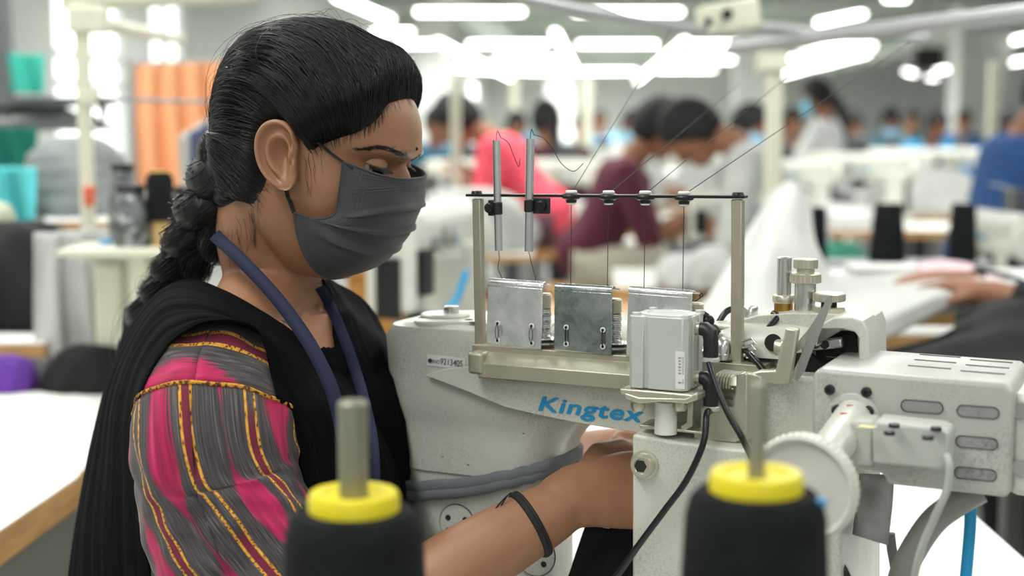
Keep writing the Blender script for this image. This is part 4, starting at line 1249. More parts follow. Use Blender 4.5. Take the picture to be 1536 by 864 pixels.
# ------------------------------------------------------------------ clothing
def ikat():
    """woven ikat stripes: uv.x is metres across the stripes, uv.y metres along them; the yoke uses uv.y < 0 rows"""
    t = NT('ikat_cotton'); uv = t.node('ShaderNodeTexCoord').outputs['UV']
    sep = t.node('ShaderNodeSeparateXYZ'); t.link(uv, sep.inputs[0]); U, Vv = sep.outputs[0], sep.outputs[1]
    streak = t.noise(t.mapping(uv, (900, 26, 1)), 1, 3, .6); fine = t.noise(t.mapping(uv, (1500, 60, 1)), 1, 2, .5)
    soft = t.noise(t.mapping(uv, (30, 22, 1)), 1, 2)
    PER = .0575
    wob = t.math('MULTIPLY', t.math('SUBTRACT', t.noise(t.mapping(uv, (3, 9, 1)), 1, 2), .5), .006)
    x = t.math('MULTIPLY', t.math('FRACT', t.math('DIVIDE', t.math('ADD', U, wob), PER)), PER)   # 0..PER inside a repeat
    cell = t.math('FLOOR', t.math('DIVIDE', U, PER))
    # grey ground with pale streaks
    grey = t.ramp(streak, [(.30, srgb(42, 38, 41)), (.52, srgb(66, 61, 64)), (.66, srgb(100, 94, 97)), (.80, srgb(164, 156, 157))])
    # magenta motifs: swelling and pinching along the stripe, with feathered ends
    phase = t.math('ADD', t.math('MULTIPLY', Vv, 2*PI/.150), t.math('MULTIPLY', cell, 2.3))
    wv = t.math('ADD', .0075, t.math('MULTIPLY', t.math('SINE', phase), .0068))
    wv = t.math('ADD', wv, t.math('MULTIPLY', t.math('SUBTRACT', streak, .5), .018))
    dist = t.math('ABSOLUTE', t.math('SUBTRACT', x, .0355))
    m = t.math('SMOOTH_MIN', 1.0, t.math('MAXIMUM', 0.0, t.math('MULTIPLY', t.math('SUBTRACT', wv, dist), 420.0)), .1)
    mag = t.ramp(t.noise(t.mapping(uv, (200, 18, 1)), 1, 3), [(.3, srgb(138, 14, 60)), (.6, srgb(182, 24, 84)), (.82, srgb(208, 70, 122))])
    col = t.mix(m, grey, mag)
    # crimson between the two yellow lines, broken by grey
    band = t.math('MULTIPLY', t.math('COMPARE', x, .0086, .0040), t.math('GREATER_THAN', t.math('ADD', t.math('SINE', t.math('ADD', phase, 1.5)), t.math('MULTIPLY', t.math('SUBTRACT', streak, .5), 2.2)), -.15))
    col = t.mix(band, col, srgb(112, 22, 52))
    # yellow dotted lines
    for c in (.0040, .0132):
        ln = t.math('COMPARE', x, c, .00125)
        vo = t.node('ShaderNodeTexVoronoi'); t.link(t.mapping(uv, (420, 420, 1)), vo.inputs['Vector']); vo.inputs['Scale'].default_value = 1
        yel = t.ramp(vo.outputs['Distance'], [(.22, srgb(72, 36, 24)), (.42, srgb(206, 140, 34)), (.8, srgb(226, 170, 62))])
        col = t.mix(ln, col, yel)
    col = t.mix(.0, col, col)
    t.out(col, .82); t.b.inputs['Sheen Weight'].default_value = .12
    wv2 = t.noise(t.mapping(uv, (1300, 1300, 1)), 1, 2); t.bump(wv2, .15, .0004)
    return t.m
M_ikat = ikat()
KU = MB()
# body of the tunic
zs = [.40+.60*i/44 for i in range(45)]
def kring(z):
    n = 80
    o, d, w = interp(TORSO, max(z, .45)); off = .012+(.02*smooth01(.65, .42, z)); d += off; w += off; out = []
    for k in range(n+1):
        a = 2*PI*k/n; c, s = math.cos(a), math.sin(a)
        out.append(AX + FF*(o+d*math.copysign(abs(c)**.88, c)) + LF*(w*math.copysign(abs(s)**.88, s)) + V3((0, 0, z)))
    return out
KU.grid([kring(z) for z in zs], [[(k/80*.95, z) for k in range(81)] for z in zs])
tunic_bvh = BVHTree.FromPolygons([tuple(p) for p in KU.v], KU.f)
kurta = KU.build('tunic', M_ikat, W_, solid=.0015, angle=180)

def noise1(x, y, s=0): return math.sin(x*1.7+s)*math.cos(y*2.3+s*1.3)+.5*math.sin(x*3.9+y*2.1+s*2.7)
SHEAR = .27
def sleeve(path, rad, n, twist, seam_v, ustart, wr):
    q = spline([tuple(a)+(r if isinstance(r, tuple) else (r, r)) for a, r in zip(path, rad)], n)
    pts = [V3(a[:3]) for a in q]; rows = []; uvs = []; prev = None; ln = 0; m = 84; iseam = 0
    for i, p in enumerate(pts):
        t = (pts[min(i+1, n-1)]-pts[max(i-1, 0)]).normalized()
        if i: ln += (p-pts[i-1]).length
        if prev is None: x = t.cross(V3((0, 1, 0)) if abs(t.y) < .8 else V3((1, 0, 0))).normalized()
        else: x = (prev-t*prev.dot(t)).normalized()
        prev = x; y = t.cross(x); row = []; ur = []
        for k in range(m+1):
            a = 2*PI*k/m + twist; e = wr(ln, a-twist, p)
            row.append(p + x*((q[i][3]+e)*math.cos(a)) + y*((q[i][4]+e)*math.sin(a)))
            ua = (k/m)*.0575*8 + ustart
            if ln < seam_v: iseam = i+1
            if ln < seam_v: ur.append((ln*1.0 + .047, ua))          # yoke: stripes follow the seam
            else: ur.append((ua + SHEAR*(ln-seam_v), ln))
        rows.append(row); uvs.append(ur)
    return rows, uvs, iseam
def wr_right(l, a, p):
    e = 0
    e += .0030*math.sin(a*3+l*38)*smooth01(.10, .22, l)
    e += .0042*math.sin(l*95+a*2.2)*gauss(((l-.13)/.035)**2)*(.5+.5*math.cos(a-2.3))
    e += .0040*math.sin(l*80-a*3)*smooth01(.24, .33, l)
    e += .0016*noise1(l*60, a*4, 1)
    return e
pR = [P(402, 518, 1.385), P(368, 544, 1.330), P(336, 574, 1.270), P(320, 640, 1.232), P(332, 730, 1.226), P(366, 830, 1.212), P(420, 935, 1.198), P(500, 985, 1.195), P(585, 945, 1.20)]
rR = [.056, .0600, .0650, .0715, .0735, .0735, .070, .058, .050]
def seam_rows(rows, uvs, L): return rows
SEAM = .160
rows, uvs, LL = sleeve(pR, rR, 120, 0.0, SEAM, .0, wr_right)
mb = MB()
# split at the seam so that the two cloth directions meet cleanly
iS = int(LL)
yokeuv = [[((0.047+(uvs[i][k][0]-.047)), uvs[i][k][1]) for k in range(85)] for i in range(iS)]
yoke_src = rows[:iS]+[rows[iS]]
mb.grid(yoke_src, yokeuv+[[(.047+SEAM, yokeuv[-1][k][1]) for k in range(85)]])
yoke_bvh = BVHTree.FromPolygons([tuple(p) for p in mb.v], mb.f)
mb.build('yoke', M_ikat, kurta, solid=.001, angle=180)
mb = MB(); mb.grid(rows[iS:], uvs[iS:])
slR = mb.build('sleeve', M_ikat, kurta, solid=.001, angle=180)
mb = MB(); rr = rows[iS]
ctr = sum(rr, V3((0, 0, 0)))/len(rr)
tn = (rows[iS+1][0]-rows[iS][0]).normalized()
M_braid = NT('yellow_piping'); _c = M_braid.coord()
M_braid.out(M_braid.ramp(M_braid.noise(_c, 330, 2), [(.42, srgb(84, 42, 28)), (.55, srgb(210, 150, 44))]), .8); M_braid = M_braid.m
mb.tube([p+(p-ctr).normalized()*.0008 for p in rr], [.0019]*len(rr), 8); mb.build('seam_piping', M_braid, slR)
pL = [S_L-LF*.05+V3((-.02, 0, -.03)), S_L-LF*.02+V3((-.01, 0, -.02)), S_L+V3((.0, 0, -.03)), lerp(S_L, E_L, .45), E_L+V3((0, 0, .0)), lerp(E_L, W_L, .22)]
rL = [.030, .045, .055, .063, .058, .052]
rows2, uvs2, _ = sleeve(pL, rL, 70, 0.0, .10, .03, lambda l, a, p: .003*math.sin(a*3+l*40))
mb = MB(); mb.grid(rows2, uvs2); mb.build('sleeve', M_ikat, kurta, solid=.001, angle=180)

# trousers (below the frame)
mb = MB()
for s in (-1, 1):
    hip = AX + LF*(s*.095) + V3((0, 0, .53)); knee = hip + FF*.40 + LF*(s*.03) + V3((0, 0, .01)); ank = knee + FF*.02 + V3((0, 0, -.44))
    mb.tube(spl([hip-FF*.04, lerp(hip, knee, .5), knee+FF*.01, lerp(knee, ank, .3), ank+V3((0, 0, .03))], 24), spline([(.098,), (.084,), (.068,), (.062,), (.050,)], 24) and [.098-.048*i/23 for i in range(24)], 24)
mb.build('trousers', pm('maroon_trousers', srgb(96, 22, 44), .85), W_)

# ---- scarf
def scarf_mat():
    t = NT('black_crinkle_scarf'); uv = t.node('ShaderNodeTexCoord').outputs['UV']
    n = t.noise(t.mapping(uv, (420, 60, 1)), 1, 4, .6); g = t.noise(t.mapping(uv, (60, 8, 1)), 1, 3)
    t.out(t.ramp(n, [(.3, srgb(7, 8, 10)), (.75, srgb(17, 18, 20))]), .92)
    t.b.inputs['Sheen Weight'].default_value = .0; t.b.inputs['Specular IOR Level'].default_value = .06
    t.bump(n, .6, .0016)
    return t.m
M_scarf = scarf_mat()
SCARF_BVH = []
def drape(stations, ns, nc, ripple, seed, name, flip=1, parent=None, thick=.0016, lift=.008):
    """stations: (inner, mid, outer) triples of (px, py, Y)"""
    ins = spl([P(*s[0]) for s in stations], ns); mids = spl([P(*s[1]) for s in stations], ns); outs = spl([P(*s[2]) for s in stations], ns)
    pts = []
    for i in range(ns):
        a, b, c = ins[i], mids[i], outs[i]; row = []
        for j in range(nc):
            u = j/(nc-1)   # quadratic through the three points
            row.append(a*((1-u)*(1-2*u)) + b*(4*u*(1-u)) + c*(u*(2*u-1)))
        pts.append(row)
    res = []; uvs = []; rs = random.Random(seed); ph = [rs.uniform(0, 6.28) for _ in range(8)]; ln = 0
    for i in range(ns):
        if i: ln += (mids[i]-mids[i-1]).length
        row = []; ur = []; wl = 0
        for j in range(nc):
            u = j/(nc-1)
            dt = pts[min(i+1, ns-1)][j]-pts[max(i-1, 0)][j]; dc = pts[i][min(j+1, nc-1)]-pts[i][max(j-1, 0)]
            n = dt.cross(dc).normalized()*flip; v = i/(ns-1)
            r = math.sin(u*21+ph[0]+1.2*math.sin(v*5+ph[1]))+.7*math.sin(u*37+ph[2]+1.6*math.sin(v*4+ph[3]))+.5*math.sin(u*58+ph[4]+v*3+math.sin(v*9+u*4))+.2*math.sin(u*97+ph[5]+v*7)+.12*math.sin(u*150+ph[6]+3*math.sin(v*11))
            edge = min(1, u/.05, (1-u)/.05)
            row.append(pts[i][j]+n*(ripple*r*(.4+.6*edge))); ur.append((u*.18, ln))
        res.append(row); uvs.append(ur)
    # lie on the tunic and the throat instead of cutting through them: lift towards the viewer's side, spread smoothly
    S = [[0.0]*nc for _ in range(ns)]
    for i in range(ns):
        for j in range(nc):
            p = res[i][j]; dv = p-CAM; ln_ = dv.length; dv = dv/ln_
            for bv, gap in ((tunic_bvh, lift), (body_bvh, lift*.7), (yoke_bvh, lift*.6)):
                h = bv.ray_cast(CAM, dv)
                if h[0] is not None and h[0].z < 1.10 and -.004 < ln_-h[3]+gap < .13: S[i][j] = max(S[i][j], ln_-h[3]+gap)
    base = [r[:] for r in S]
    for _ in range(14):
        T = [r[:] for r in S]
        for i in range(ns):
            for j in range(nc):
                a = (T[max(i-1, 0)][j]+T[min(i+1, ns-1)][j]+T[i][max(j-1, 0)]+T[i][min(j+1, nc-1)])/4
                S[i][j] = max(base[i][j]*.97, a)
    for i in range(ns):
        for j in range(nc): res[i][j] = res[i][j] - (res[i][j]-CAM).normalized()*S[i][j]
    sb_ = MB(); sb_.grid(res, uvs); SCARF_BVH.append(BVHTree.FromPolygons([tuple(p) for p in sb_.v], sb_.f))
    mb = MB(); mb.grid(res, uvs)
    return mb.build(name, M_scarf, parent or W_, solid=thick, angle=180)
nearS = [((618, 900, 1.335), (530, 905, 1.235), (435, 910, 1.20)), ((598, 725, 1.340), (525, 725, 1.235), (438, 720, 1.235)), ((556, 620, 1.342), (495, 620, 1.240), (420, 625, 1.225)),
         ((520, 560, 1.355), (468, 570, 1.255), (408, 566, 1.215)), ((456, 510, 1.345), (425, 518, 1.258), (384, 492, 1.212)), ((396, 470, 1.335), (362, 474, 1.250), (322, 480, 1.208)),
         ((334, 436, 1.350), (302, 446, 1.265), (273, 500, 1.210)), ((278, 421, 1.40), (246, 448, 1.31), (240, 535, 1.215)), ((224, 452, 1.45), (200, 505, 1.335), (212, 590, 1.205)),
         ((176, 535, 1.47), (166, 590, 1.355), (206, 660, 1.215)), ((140, 655, 1.48), (152, 690, 1.355), (212, 730, 1.225)), ((114, 795, 1.48), (140, 800, 1.350), (222, 822, 1.235)), ((98, 900, 1.48), (140, 905, 1.350), (228, 910, 1.245)), ((80, 1050, 1.48), (140, 1055, 1.350), (228, 1060, 1.25))]
scarf = drape(nearS, 150, 110, .00085, 4, 'scarf')
farS = [((484, 414, 1.42), (487, 416, 1.44), (492, 418, 1.48)), ((500, 470, 1.405), (512, 462, 1.44), (548, 452, 1.53)), ((504, 522, 1.385), (528, 515, 1.42), (584, 515, 1.53)),
        ((528, 580, 1.370), (556, 575, 1.40), (604, 588, 1.52)), ((558, 650, 1.355), (582, 648, 1.385), (610, 655, 1.47)), ((588, 730, 1.345), (602, 728, 1.375), (622, 735, 1.46)), ((600, 900, 1.34), (620, 900, 1.37), (640, 905, 1.46))]
drape(farS, 70, 40, .0011, 9, 'far_fold', parent=scarf, lift=.009)
cowl = [((446, 503, 1.352), (476, 521, 1.374), (506, 518, 1.392)), ((462, 526, 1.345), (496, 545, 1.360), (518, 548, 1.380)), ((492, 570, 1.338), (518, 585, 1.350), (540, 590, 1.368)), ((530, 640, 1.335), (552, 645, 1.345), (575, 650, 1.358)), ((560, 730, 1.332), (585, 735, 1.34), (605, 740, 1.352)), ((580, 900, 1.33), (605, 900, 1.335), (635, 905, 1.35))]
drape(cowl, 50, 40, .0009, 14, 'neck_fold', parent=scarf, lift=.010)

# ---- lanyard
M_lan = pm('navy_ribbon', srgb(15, 25, 56), .8, 0, .06, 40, .3, 500, .0003)
def ribbon(pts, w, name, parent, mat, face=None):
    c = spl(pts, 60); rows = []
    for i, p in enumerate(c):
        t = (c[min(i+1, 59)]-c[max(i-1, 0)]).normalized(); view = (p-CAM).normalized(); x = t.cross(view).normalized()
        rows.append([p - x*w/2, p, p + x*w/2])
    sh = []
    for r in rows:
        m_ = 0
        for p in r:
            dv = p-CAM; ln_ = dv.length
            for bv in SCARF_BVH+[body_bvh]:
                h = bv.ray_cast(CAM, dv/ln_)
                if h[0] is not None and -.004 < ln_-h[3]+.003 < .10: m_ = max(m_, ln_-h[3]+.003)
        sh.append(m_)
    for _ in range(3): sh = [max(sh[i]*.98, (sh[max(i-1, 0)]+sh[min(i+1, len(sh)-1)])/2) for i in range(len(sh))]
    rows = [[p-(p-CAM).normalized()*m_ for p in r] for r, m_ in zip(rows, sh)]
    mb = MB(); mb.grid(rows); return mb.build(name, mat, parent, solid=.0011, angle=40)
lan = ribbon([P(322, 352, 1.36), P(334, 364, 1.335), P(358, 386, 1.312), P(402, 432, 1.285), P(436, 474, 1.266), P(468, 522, 1.245), P(496, 580, 1.232), P(512, 640, 1.226), P(526, 720, 1.222), P(540, 800, 1.222), P(552, 890, 1.222)], .0125, 'lanyard', W_, M_lan)
ribbon([P(480, 430, 1.412), P(492, 452, 1.400), P(510, 492, 1.378), P(528, 540, 1.358), P(546, 600, 1.340), P(560, 670, 1.334), P(562, 760, 1.330), P(558, 890, 1.31)], .0105, 'lanyard_strap', lan, M_lan)

# ---- wrist cord
wd = (W_R-E_R).normalized(); wc_ = lerp(E_R, W_R, .845)
a0 = P(768, 742, 1.262); a1 = P(812, 828, 1.262); mb = MB()
cc_ = lerp(E_R, W_R, .826); e1 = (a1-a0).normalized(); e2 = e1.cross((W_R-E_R).normalized()).normalized(); e1 = (e1 - (W_R-E_R).normalized()*.0)
loop_ = []
for k in range(49):
    dv = (e1*math.cos(2*PI*k/48)+e2*math.sin(2*PI*k/48)).normalized(); h = body_bvh.ray_cast(cc_+dv*.09, -dv)
    loop_.append((h[0] if h[0] else cc_+dv*.03)+dv*.0012)
adir = (W_R-E_R).normalized()
mb.tube(loop_, [(.0030, .0018)]*49, 8)
mb.tube([p+adir*.0032 for p in loop_], [(.0024, .0016)]*49, 8)
q = loop_[0+24]
mb.tube(spl([a0+V3((-.001, -.001, .002)), P(756, 748, 1.258), P(742, 765, 1.255), P(730, 784, 1.258)], 12), .0007, 6)
mb.tube(spl([a0+V3((-.001, -.001, .002)), P(760, 745, 1.257), P(752, 758, 1.255)], 8), .0007, 6)
mb.build('wrist_cord', pm('black_cord', srgb(20, 20, 22), .7), W_)

# ---- black cloth being sewn, on her hands, and the stool
pts = []
for i in range(22):
    t = i/21; row = []
    for j in range(26):
        s = j/25
        x = lerp(lerp(880, 820, t), 985, s); y = lerp(782, 960, t)+10*math.sin(s*5)
        row.append(P(x, y, lerp(1.325, 1.30, t)+.012*math.sin(s*9+t*4)*t))
    pts.append(row)
mb = MB(); mb.grid(pts)
o = mb.build('cloth', pm('black_jersey', srgb(16, 17, 20), .95, 0, .2, 30, .3, 200, .0006), solid=.002, angle=180); tag(o, 'black cloth being sewn, hanging below the hand behind the sewing machine', 'cloth')
st = thing('stool', 'round work stool under the woman at the sewing machine', 'stool', (AX.x, AX.y, 0))
mb = MB(); mb.lathe([(0, .415), (.175, .415), (.185, .425), (.185, .440), (.17, .447), (0, .447)], AX, n=40); mb.build('seat', pm('stool_seat', srgb(60, 60, 62), .6), st)
for k in range(4):
    a = PI/4+k*PI/2; d = V3((math.cos(a), math.sin(a), 0)); mb = MB(); mb.tube([AX+d*.13+V3((0, 0, .415)), AX+d*.19], .012, 12); mb.build('leg', pm('stool_steel', srgb(150, 150, 148), .4, .6), st)
# ================================================================== THE FACTORY HALL
RY = math.radians(-3.36)
def RR(x, y, z):
    return V3((x*math.cos(RY)-y*math.sin(RY), x*math.sin(RY)+y*math.cos(RY), z))
RRM = Matrix.Rotation(RY, 3, 'Z')
M_wall = pm('painted_wall', srgb(206, 209, 205), .8, 0, .05, 3)
M_floor = pm('grey_floor', srgb(176, 178, 172), .5, 0, .1, 2)
M_ceil = pm('grey_ceiling', srgb(174, 181, 174), .85, 0, .08, 1.5)
M_beam = pm('ceiling_beam', srgb(182, 190, 182), .7, 0, .06, 2)
M_cream = pm('cream_paint', srgb(214, 213, 194), .5, 0, .05, 6)
M_tabtop = pm('white_laminate', srgb(236, 237, 232), .42, 0, .02, 4)
M_wood = pm('pale_wood_edge', srgb(196, 152, 96), .6, 0, .18, 14, .1, 60, .001, stretch=(1, 1, 6))
M_greysteel = pm('grey_steel', srgb(140, 143, 140), .45, .3, .08, 10)
M_galv = pm('galvanised_rail', srgb(176, 180, 182), .35, .6, .06, 8)
M_glow = emit('fluorescent_tube', (1, 1, .96, 1), 9.0)
M_day = emit('daylight_pane', (.95, 1, 1, 1), 1.7)

def slab(name, c, size, mat, rot=RRM): 
    mb = MB(); mb.box(RR(*c), size, rot); return structure(mb.build(name, mat))
slab('floor', (4, 20, -.05), (24, 62, .1), M_floor)
slab('ceiling', (4, 20, 3.35), (24, 62, .1), M_ceil)
slab('wall_far', (4, 48, 1.65), (24, .2, 3.3), M_wall)
# left wall with two tall windows
LX = -3.6
WIN = [(9.4, 10.9), (11.5, 12.5)]
segs = [(-9, WIN[0][0]), (WIN[0][1], WIN[1][0]), (WIN[1][1], 48)]
mb = MB()
for a, b in segs: mb.box(RR(LX-.1, (a+b)/2, 1.65), (.2, b-a, 3.3), RRM)
for a, b in WIN:
    mb.box(RR(LX-.1, (a+b)/2, .45), (.2, b-a, .9), RRM); mb.box(RR(LX-.1, (a+b)/2, 3.1), (.2, b-a, .4), RRM)
structure(mb.build('wall_left', M_wall))
for i, (a, b) in enumerate(WIN):
    mb = MB(); mb.box(RR(LX-.12, (a+b)/2, 1.9), (.02, b-a, 2.0), RRM); w_ = structure(mb.build('window_%d' % (i+1), M_day))
    mb = MB()
    for z in (.92, 1.55, 1.75, 2.88): mb.box(RR(LX-.06, (a+b)/2, z), (.06, b-a, .06), RRM)
    for y in (a+.03, (a+b)/2, b-.03): mb.box(RR(LX-.06, y, 1.9), (.06, .06, 2.0), RRM)
    mb.build('window_frame', M_wall, w_)
# columns of the building, beams and ducts
for nm, x, y, w in (('column', 5.75, 22, .75), ('column', 3.2, 30, .7), ('column', -2.9, 26, .6), ('column', 10.2, 26, .7), ('column', -.9, 36, .7)):
    mb = MB(); mb.box(RR(x, y, 1.65), (w, w, 3.3), RRM); structure(mb.build(nm, M_wall, bevel=.02))
for k, y in enumerate((16, 21, 26, 31, 36, 41)):
    mb = MB(); mb.box(RR(4, y, 3.14), (24, .30, .32), RRM); structure(mb.build('trim_%d' % (k+1), M_beam))
for k, (x, w, h, y0, y1) in enumerate(((-1.8, .5, .3, 10, 46), (6.6, .7, .35, 10, 46))):
    mb = MB(); mb.box(RR(x, (y0+y1)/2, 2.95), (w, y1-y0, h), RRM)
    o = mb.build('air_duct', M_beam, bevel=.03); tag(o, ('pale air duct running under the ceiling left of the middle lamps', 'wide pale air duct under the ceiling above the right hand lamps')[k], 'air duct')

# --- fluorescent lamps: (x0, y0, x1, y1) seen in the photo, hung at 2.53 m
ZL = 2.53
def lamp(p0, p1, label, group, w=.072):
    t = thing('fluorescent_lamp', label, 'lamp', tuple((p0+p1)/2), group)
    ax = (p1-p0).normalized(); sd = ax.cross(ZD).normalized()
    mb = MB(); mb.rings([[p + sd*a + ZD*b for a, b in ((-.035, .045), (.035, .045), (w*.9, .02), (-w*.9, .02))] for p in (p0-ax*.02, p1+ax*.02)]); mb.build('housing', M_white, t)
    mb = MB(); mb.tube([p0, p1], [(w*.55, .026)]*2, 12); mb.build('tube', M_glow, t)
    L_ = (CAM.z, p0, p1)
    for q in (lerp(p0, p1, .15), lerp(p0, p1, .85)):
        mb = MB(); mb.tube([q+ZD*.04, V3((q.x, q.y, 3.3))], .004, 6); mb.build('hanger', M_greysteel, t)
    return t
LAMPS = [
 ((625, 18), (785, 18), 'crosswise fluorescent lamp, left one of the nearest pair right of the woman\'s hair', 'nearest crosswise lamps'),
 ((862, 18), (1022, 18), 'crosswise fluorescent lamp behind the thin slanting rail, right one of the nearest pair', 'nearest crosswise lamps'),
 ((703, 66), (820, 66), 'crosswise fluorescent lamp, left one of the middle row', 'middle crosswise lamps'),
 ((868, 66), (985, 66), 'crosswise fluorescent lamp, centre one of the middle row', 'middle crosswise lamps'),
 ((1033, 66), (1125, 66), 'crosswise fluorescent lamp, beside the cream connector box', 'middle crosswise lamps'),
 ((1200, 69), (1312, 69), 'crosswise fluorescent lamp just under the thick rail', 'middle crosswise lamps'),
 ((742, 89), (836, 89), 'crosswise fluorescent lamp, left one of the row behind the middle row', 'far crosswise lamps'),
 ((768, 107), (846, 107), 'crosswise fluorescent lamp, left one of the farthest row', 'far crosswise lamps'),
 ((875, 107), (954, 107), 'crosswise fluorescent lamp, centre one of the farthest row', 'far crosswise lamps'),
 ((1165, 88), (1236, 88), 'crosswise fluorescent lamp right of the cream post top', 'far crosswise lamps'),
 ((505, -4), (586, 30), 'slanting fluorescent lamp right above the woman\'s crown', 'slanting lamps'),
 ((362, 20), (418, 36), 'slanting fluorescent lamp left above the woman\'s crown', 'slanting lamps'),
 ((256, 64), (297, 72), 'short fluorescent lamp above the orange cloth', 'slanting lamps'),
 ((655, 62), (776, 122), 'long slanting run of fluorescent lamp left of the middle', 'slanting lamps'),
 ((832, 48), (864, 108), 'steep slanting fluorescent lamp in the middle', 'slanting lamps'),
 ((1028, 60), (955, 122), 'long slanting fluorescent lamp leading to the cream connector box', 'slanting lamps'),
 ((1228, 34), (1294, 21), 'slanting fluorescent lamp above the thick rail', 'slanting lamps'),
 ((1226, 100), (1302, 80), 'slanting fluorescent lamp beneath the thick rail', 'slanting lamps'),
 ((1165, 116), (1222, 100), 'lower slanting fluorescent lamp right of the cream post', 'slanting lamps'),
 ((1458, 74), (1545, 56), 'slanting fluorescent lamp at the top right corner', 'right hand lamps'),
 ((1405, 106), (1470, 98), 'fluorescent lamp right of the grey ceiling box, upper of the cluster', 'right hand lamps'),
 ((1490, 98), (1545, 90), 'fluorescent lamp at the right edge of the photo', 'right hand lamps'),
 ((1358, 107), (1372, 111), 'small far lamp left of the far right cluster', 'right hand lamps'),
 ((1393, 116), (1404, 117), 'small far lamp lowest of the far right cluster', 'right hand lamps'),
 ((560, 48), (618, 48), 'fluorescent lamp just right of the woman\'s hair, upper one', 'lamps by the hair'),
 ((596, 66), (652, 66), 'fluorescent lamp just right of the woman\'s hair, lower one', 'lamps by the hair'),
 ((682, 102), (742, 106), 'far fluorescent lamp crossing the long slanting run', 'lamps by the hair'),
 ((628, 100), (668, 106), 'far fluorescent lamp touching the front of the woman\'s hair', 'lamps by the hair'),
 ((1000, 90), (1100, 90), 'bright fluorescent lamp left of the cream post, far row', 'far crosswise lamps'),
 ((985, 104), (1072, 104), 'bright fluorescent lamp left of the cream post, farthest row', 'far crosswise lamps'),
 ((1328, -3), (1360, -3), 'fluorescent lamp cut by the top edge on the right', 'right hand lamps')]
for a, b, lab, gr in LAMPS:
    zl = 2.64 if gr == 'slanting lamps' else ZL
    lamp(PZ(*a, zl), PZ(*b, zl), lab, gr)
# box on the ceiling and a sprinkler pipe
mb = MB(); c = P(1388, 88, 15); mb.box(c, (.30, .3, .22), RRM); o = mb.build('ceiling_speaker', M_dark, bevel=.02); tag(o, 'dark box hanging below the ceiling left of the right hand lamps', 'box')
mb = MB(); c = P(1388, 70, 15); mb.tube([c, V3((c.x, c.y, 3.3))], .02, 8); mb.build('bracket', M_greysteel, o)

# ------------------------------------------------------------------ tables
def G(px, D, z=0.0, py=300):
    p = P(px, py, D); return V3((p.x, p.y, z))
def table(name, label, corners, z, th=.028, edge=M_wood, legs=True, group=None, top=M_tabtop):
    """corners: four floor points, counter-clockwise"""
    c = sum(corners, V3((0, 0, 0)))/4
    t = thing(name, label, 'table', (c.x, c.y, 0), group)
    pts = [V3((p.x, p.y, z)) for p in corners]
    mb = MB(); mb.prism([p-ZD*.002 for p in pts], ZD*.002); mb.build('table_top', top, t)
    mb = MB(); mb.prism([p-ZD*th for p in pts], ZD*(th-.002)); mb.build('board', edge, t, bevel=.003)
    if legs:
        for p in pts:
            q = p.lerp(V3((c.x, c.y, z)), .10); mb = MB(); mb.box(V3((q.x, q.y, (z-th)/2)), (.05, .05, z-th), RRM); mb.build('leg', M_greysteel, t)
        mb = MB(); q = [p.lerp(V3((c.x, c.y, z)), .10) for p in pts]
        for a, b in ((0, 1), (2, 3)): mb.tube([V3((q[a].x, q[a].y, .22)), V3((q[b].x, q[b].y, .22))], .016, 8)
        mb.build('stretcher', M_greysteel, t)
    return t
ZT = .762
table('work_table', 'white table under the sewing machine with the blue lettering', [V3((-.075, 1.05, 0)), V3((.575, 1.05, 0)), V3((.60, 2.9, 0)), V3((-.06, 2.9, 0))], ZT, edge=M_greysteel)
table('work_table', 'white table behind the woman\'s back arm, beyond the sewing machine', [V3((-.56, 1.90, 0)), V3((-.09, 1.90, 0)), V3((-.07, 3.30, 0)), V3((-.60, 3.30, 0))], ZT, edge=M_greysteel)
c1 = PZ(115, 716, ZT); c2 = PZ(-160, 905, ZT); c3 = PZ(212, 588, ZT); c4 = PZ(-330, 588, ZT)
tb = table('cutting_table', 'white table with thick wooden edge at the left behind the black scarf', [V3((c2.x-.9, c2.y, 0)), V3((c2.x, c2.y, 0)), V3((c1.x, c1.y, 0)), V3((c3.x, c3.y, 0)), ][:0] or [V3((c4.x, c2.y+.12, 0)), V3((c2.x, c2.y, 0)), V3((c1.x, c1.y, 0)), V3((c4.x+.05, c3.y, 0))][:0] or [V3((c2.x, c2.y, 0)), V3((c1.x, c1.y, 0)), V3((c3.x, c3.y, 0)), V3((c4.x, c4.y, 0))], ZT, th=.046)
mb = MB(); mb.box(V3((c1.x-.10, c1.y+.12, .36)), (.09, .09, .70), RRM); mb.build('support_post', M_greysteel, tb)

# background tables (row by row), each with its own position
TAB = [(700, 6.9, 2.0, 'long table with an orange wooden edge behind the guide frame', .76), (1520, 4.05, .7, 'table carrying the machine with the round handwheel at the right edge', .655), (1230, 6.8, 1.5, 'table with an orange wooden edge behind the black cones on the right', .76),
       (1070, 4.5, .62, 'table with wooden edge in front of the man in the maroon shirt', .74), (790, 3.9, .66, 'tan table corner seen between the chrome plates and the left guide post', .70),
       (930, 10.5, 1.35, 'far white table behind the man in the maroon shirt', .76), (1300, 10.2, 1.9, 'far white table behind the right hand workers', .76), (640, 10.8, 1.3, 'far white table left of the coral blouse', .76),
       (880, 15.0, 3.0, 'white table in the farthest row at the middle', .76), (1420, 14.5, 3.0, 'white table in the farthest row at the right', .76)]
for px, D, w, lab, z in TAB:
    c = G(px, D); ux = RRM @ V3((1, 0, 0)); uy = RRM @ V3((0, 1, 0)); d = .62
    table('sewing_table', lab, [c-ux*w/2, c+ux*w/2, c+ux*w/2+uy*d, c-ux*w/2+uy*d], z, th=.04, group='sewing tables in the hall', edge=(M_wood if D < 8 else M_cream), top=(M_wood if D == 3.9 else M_tabtop))

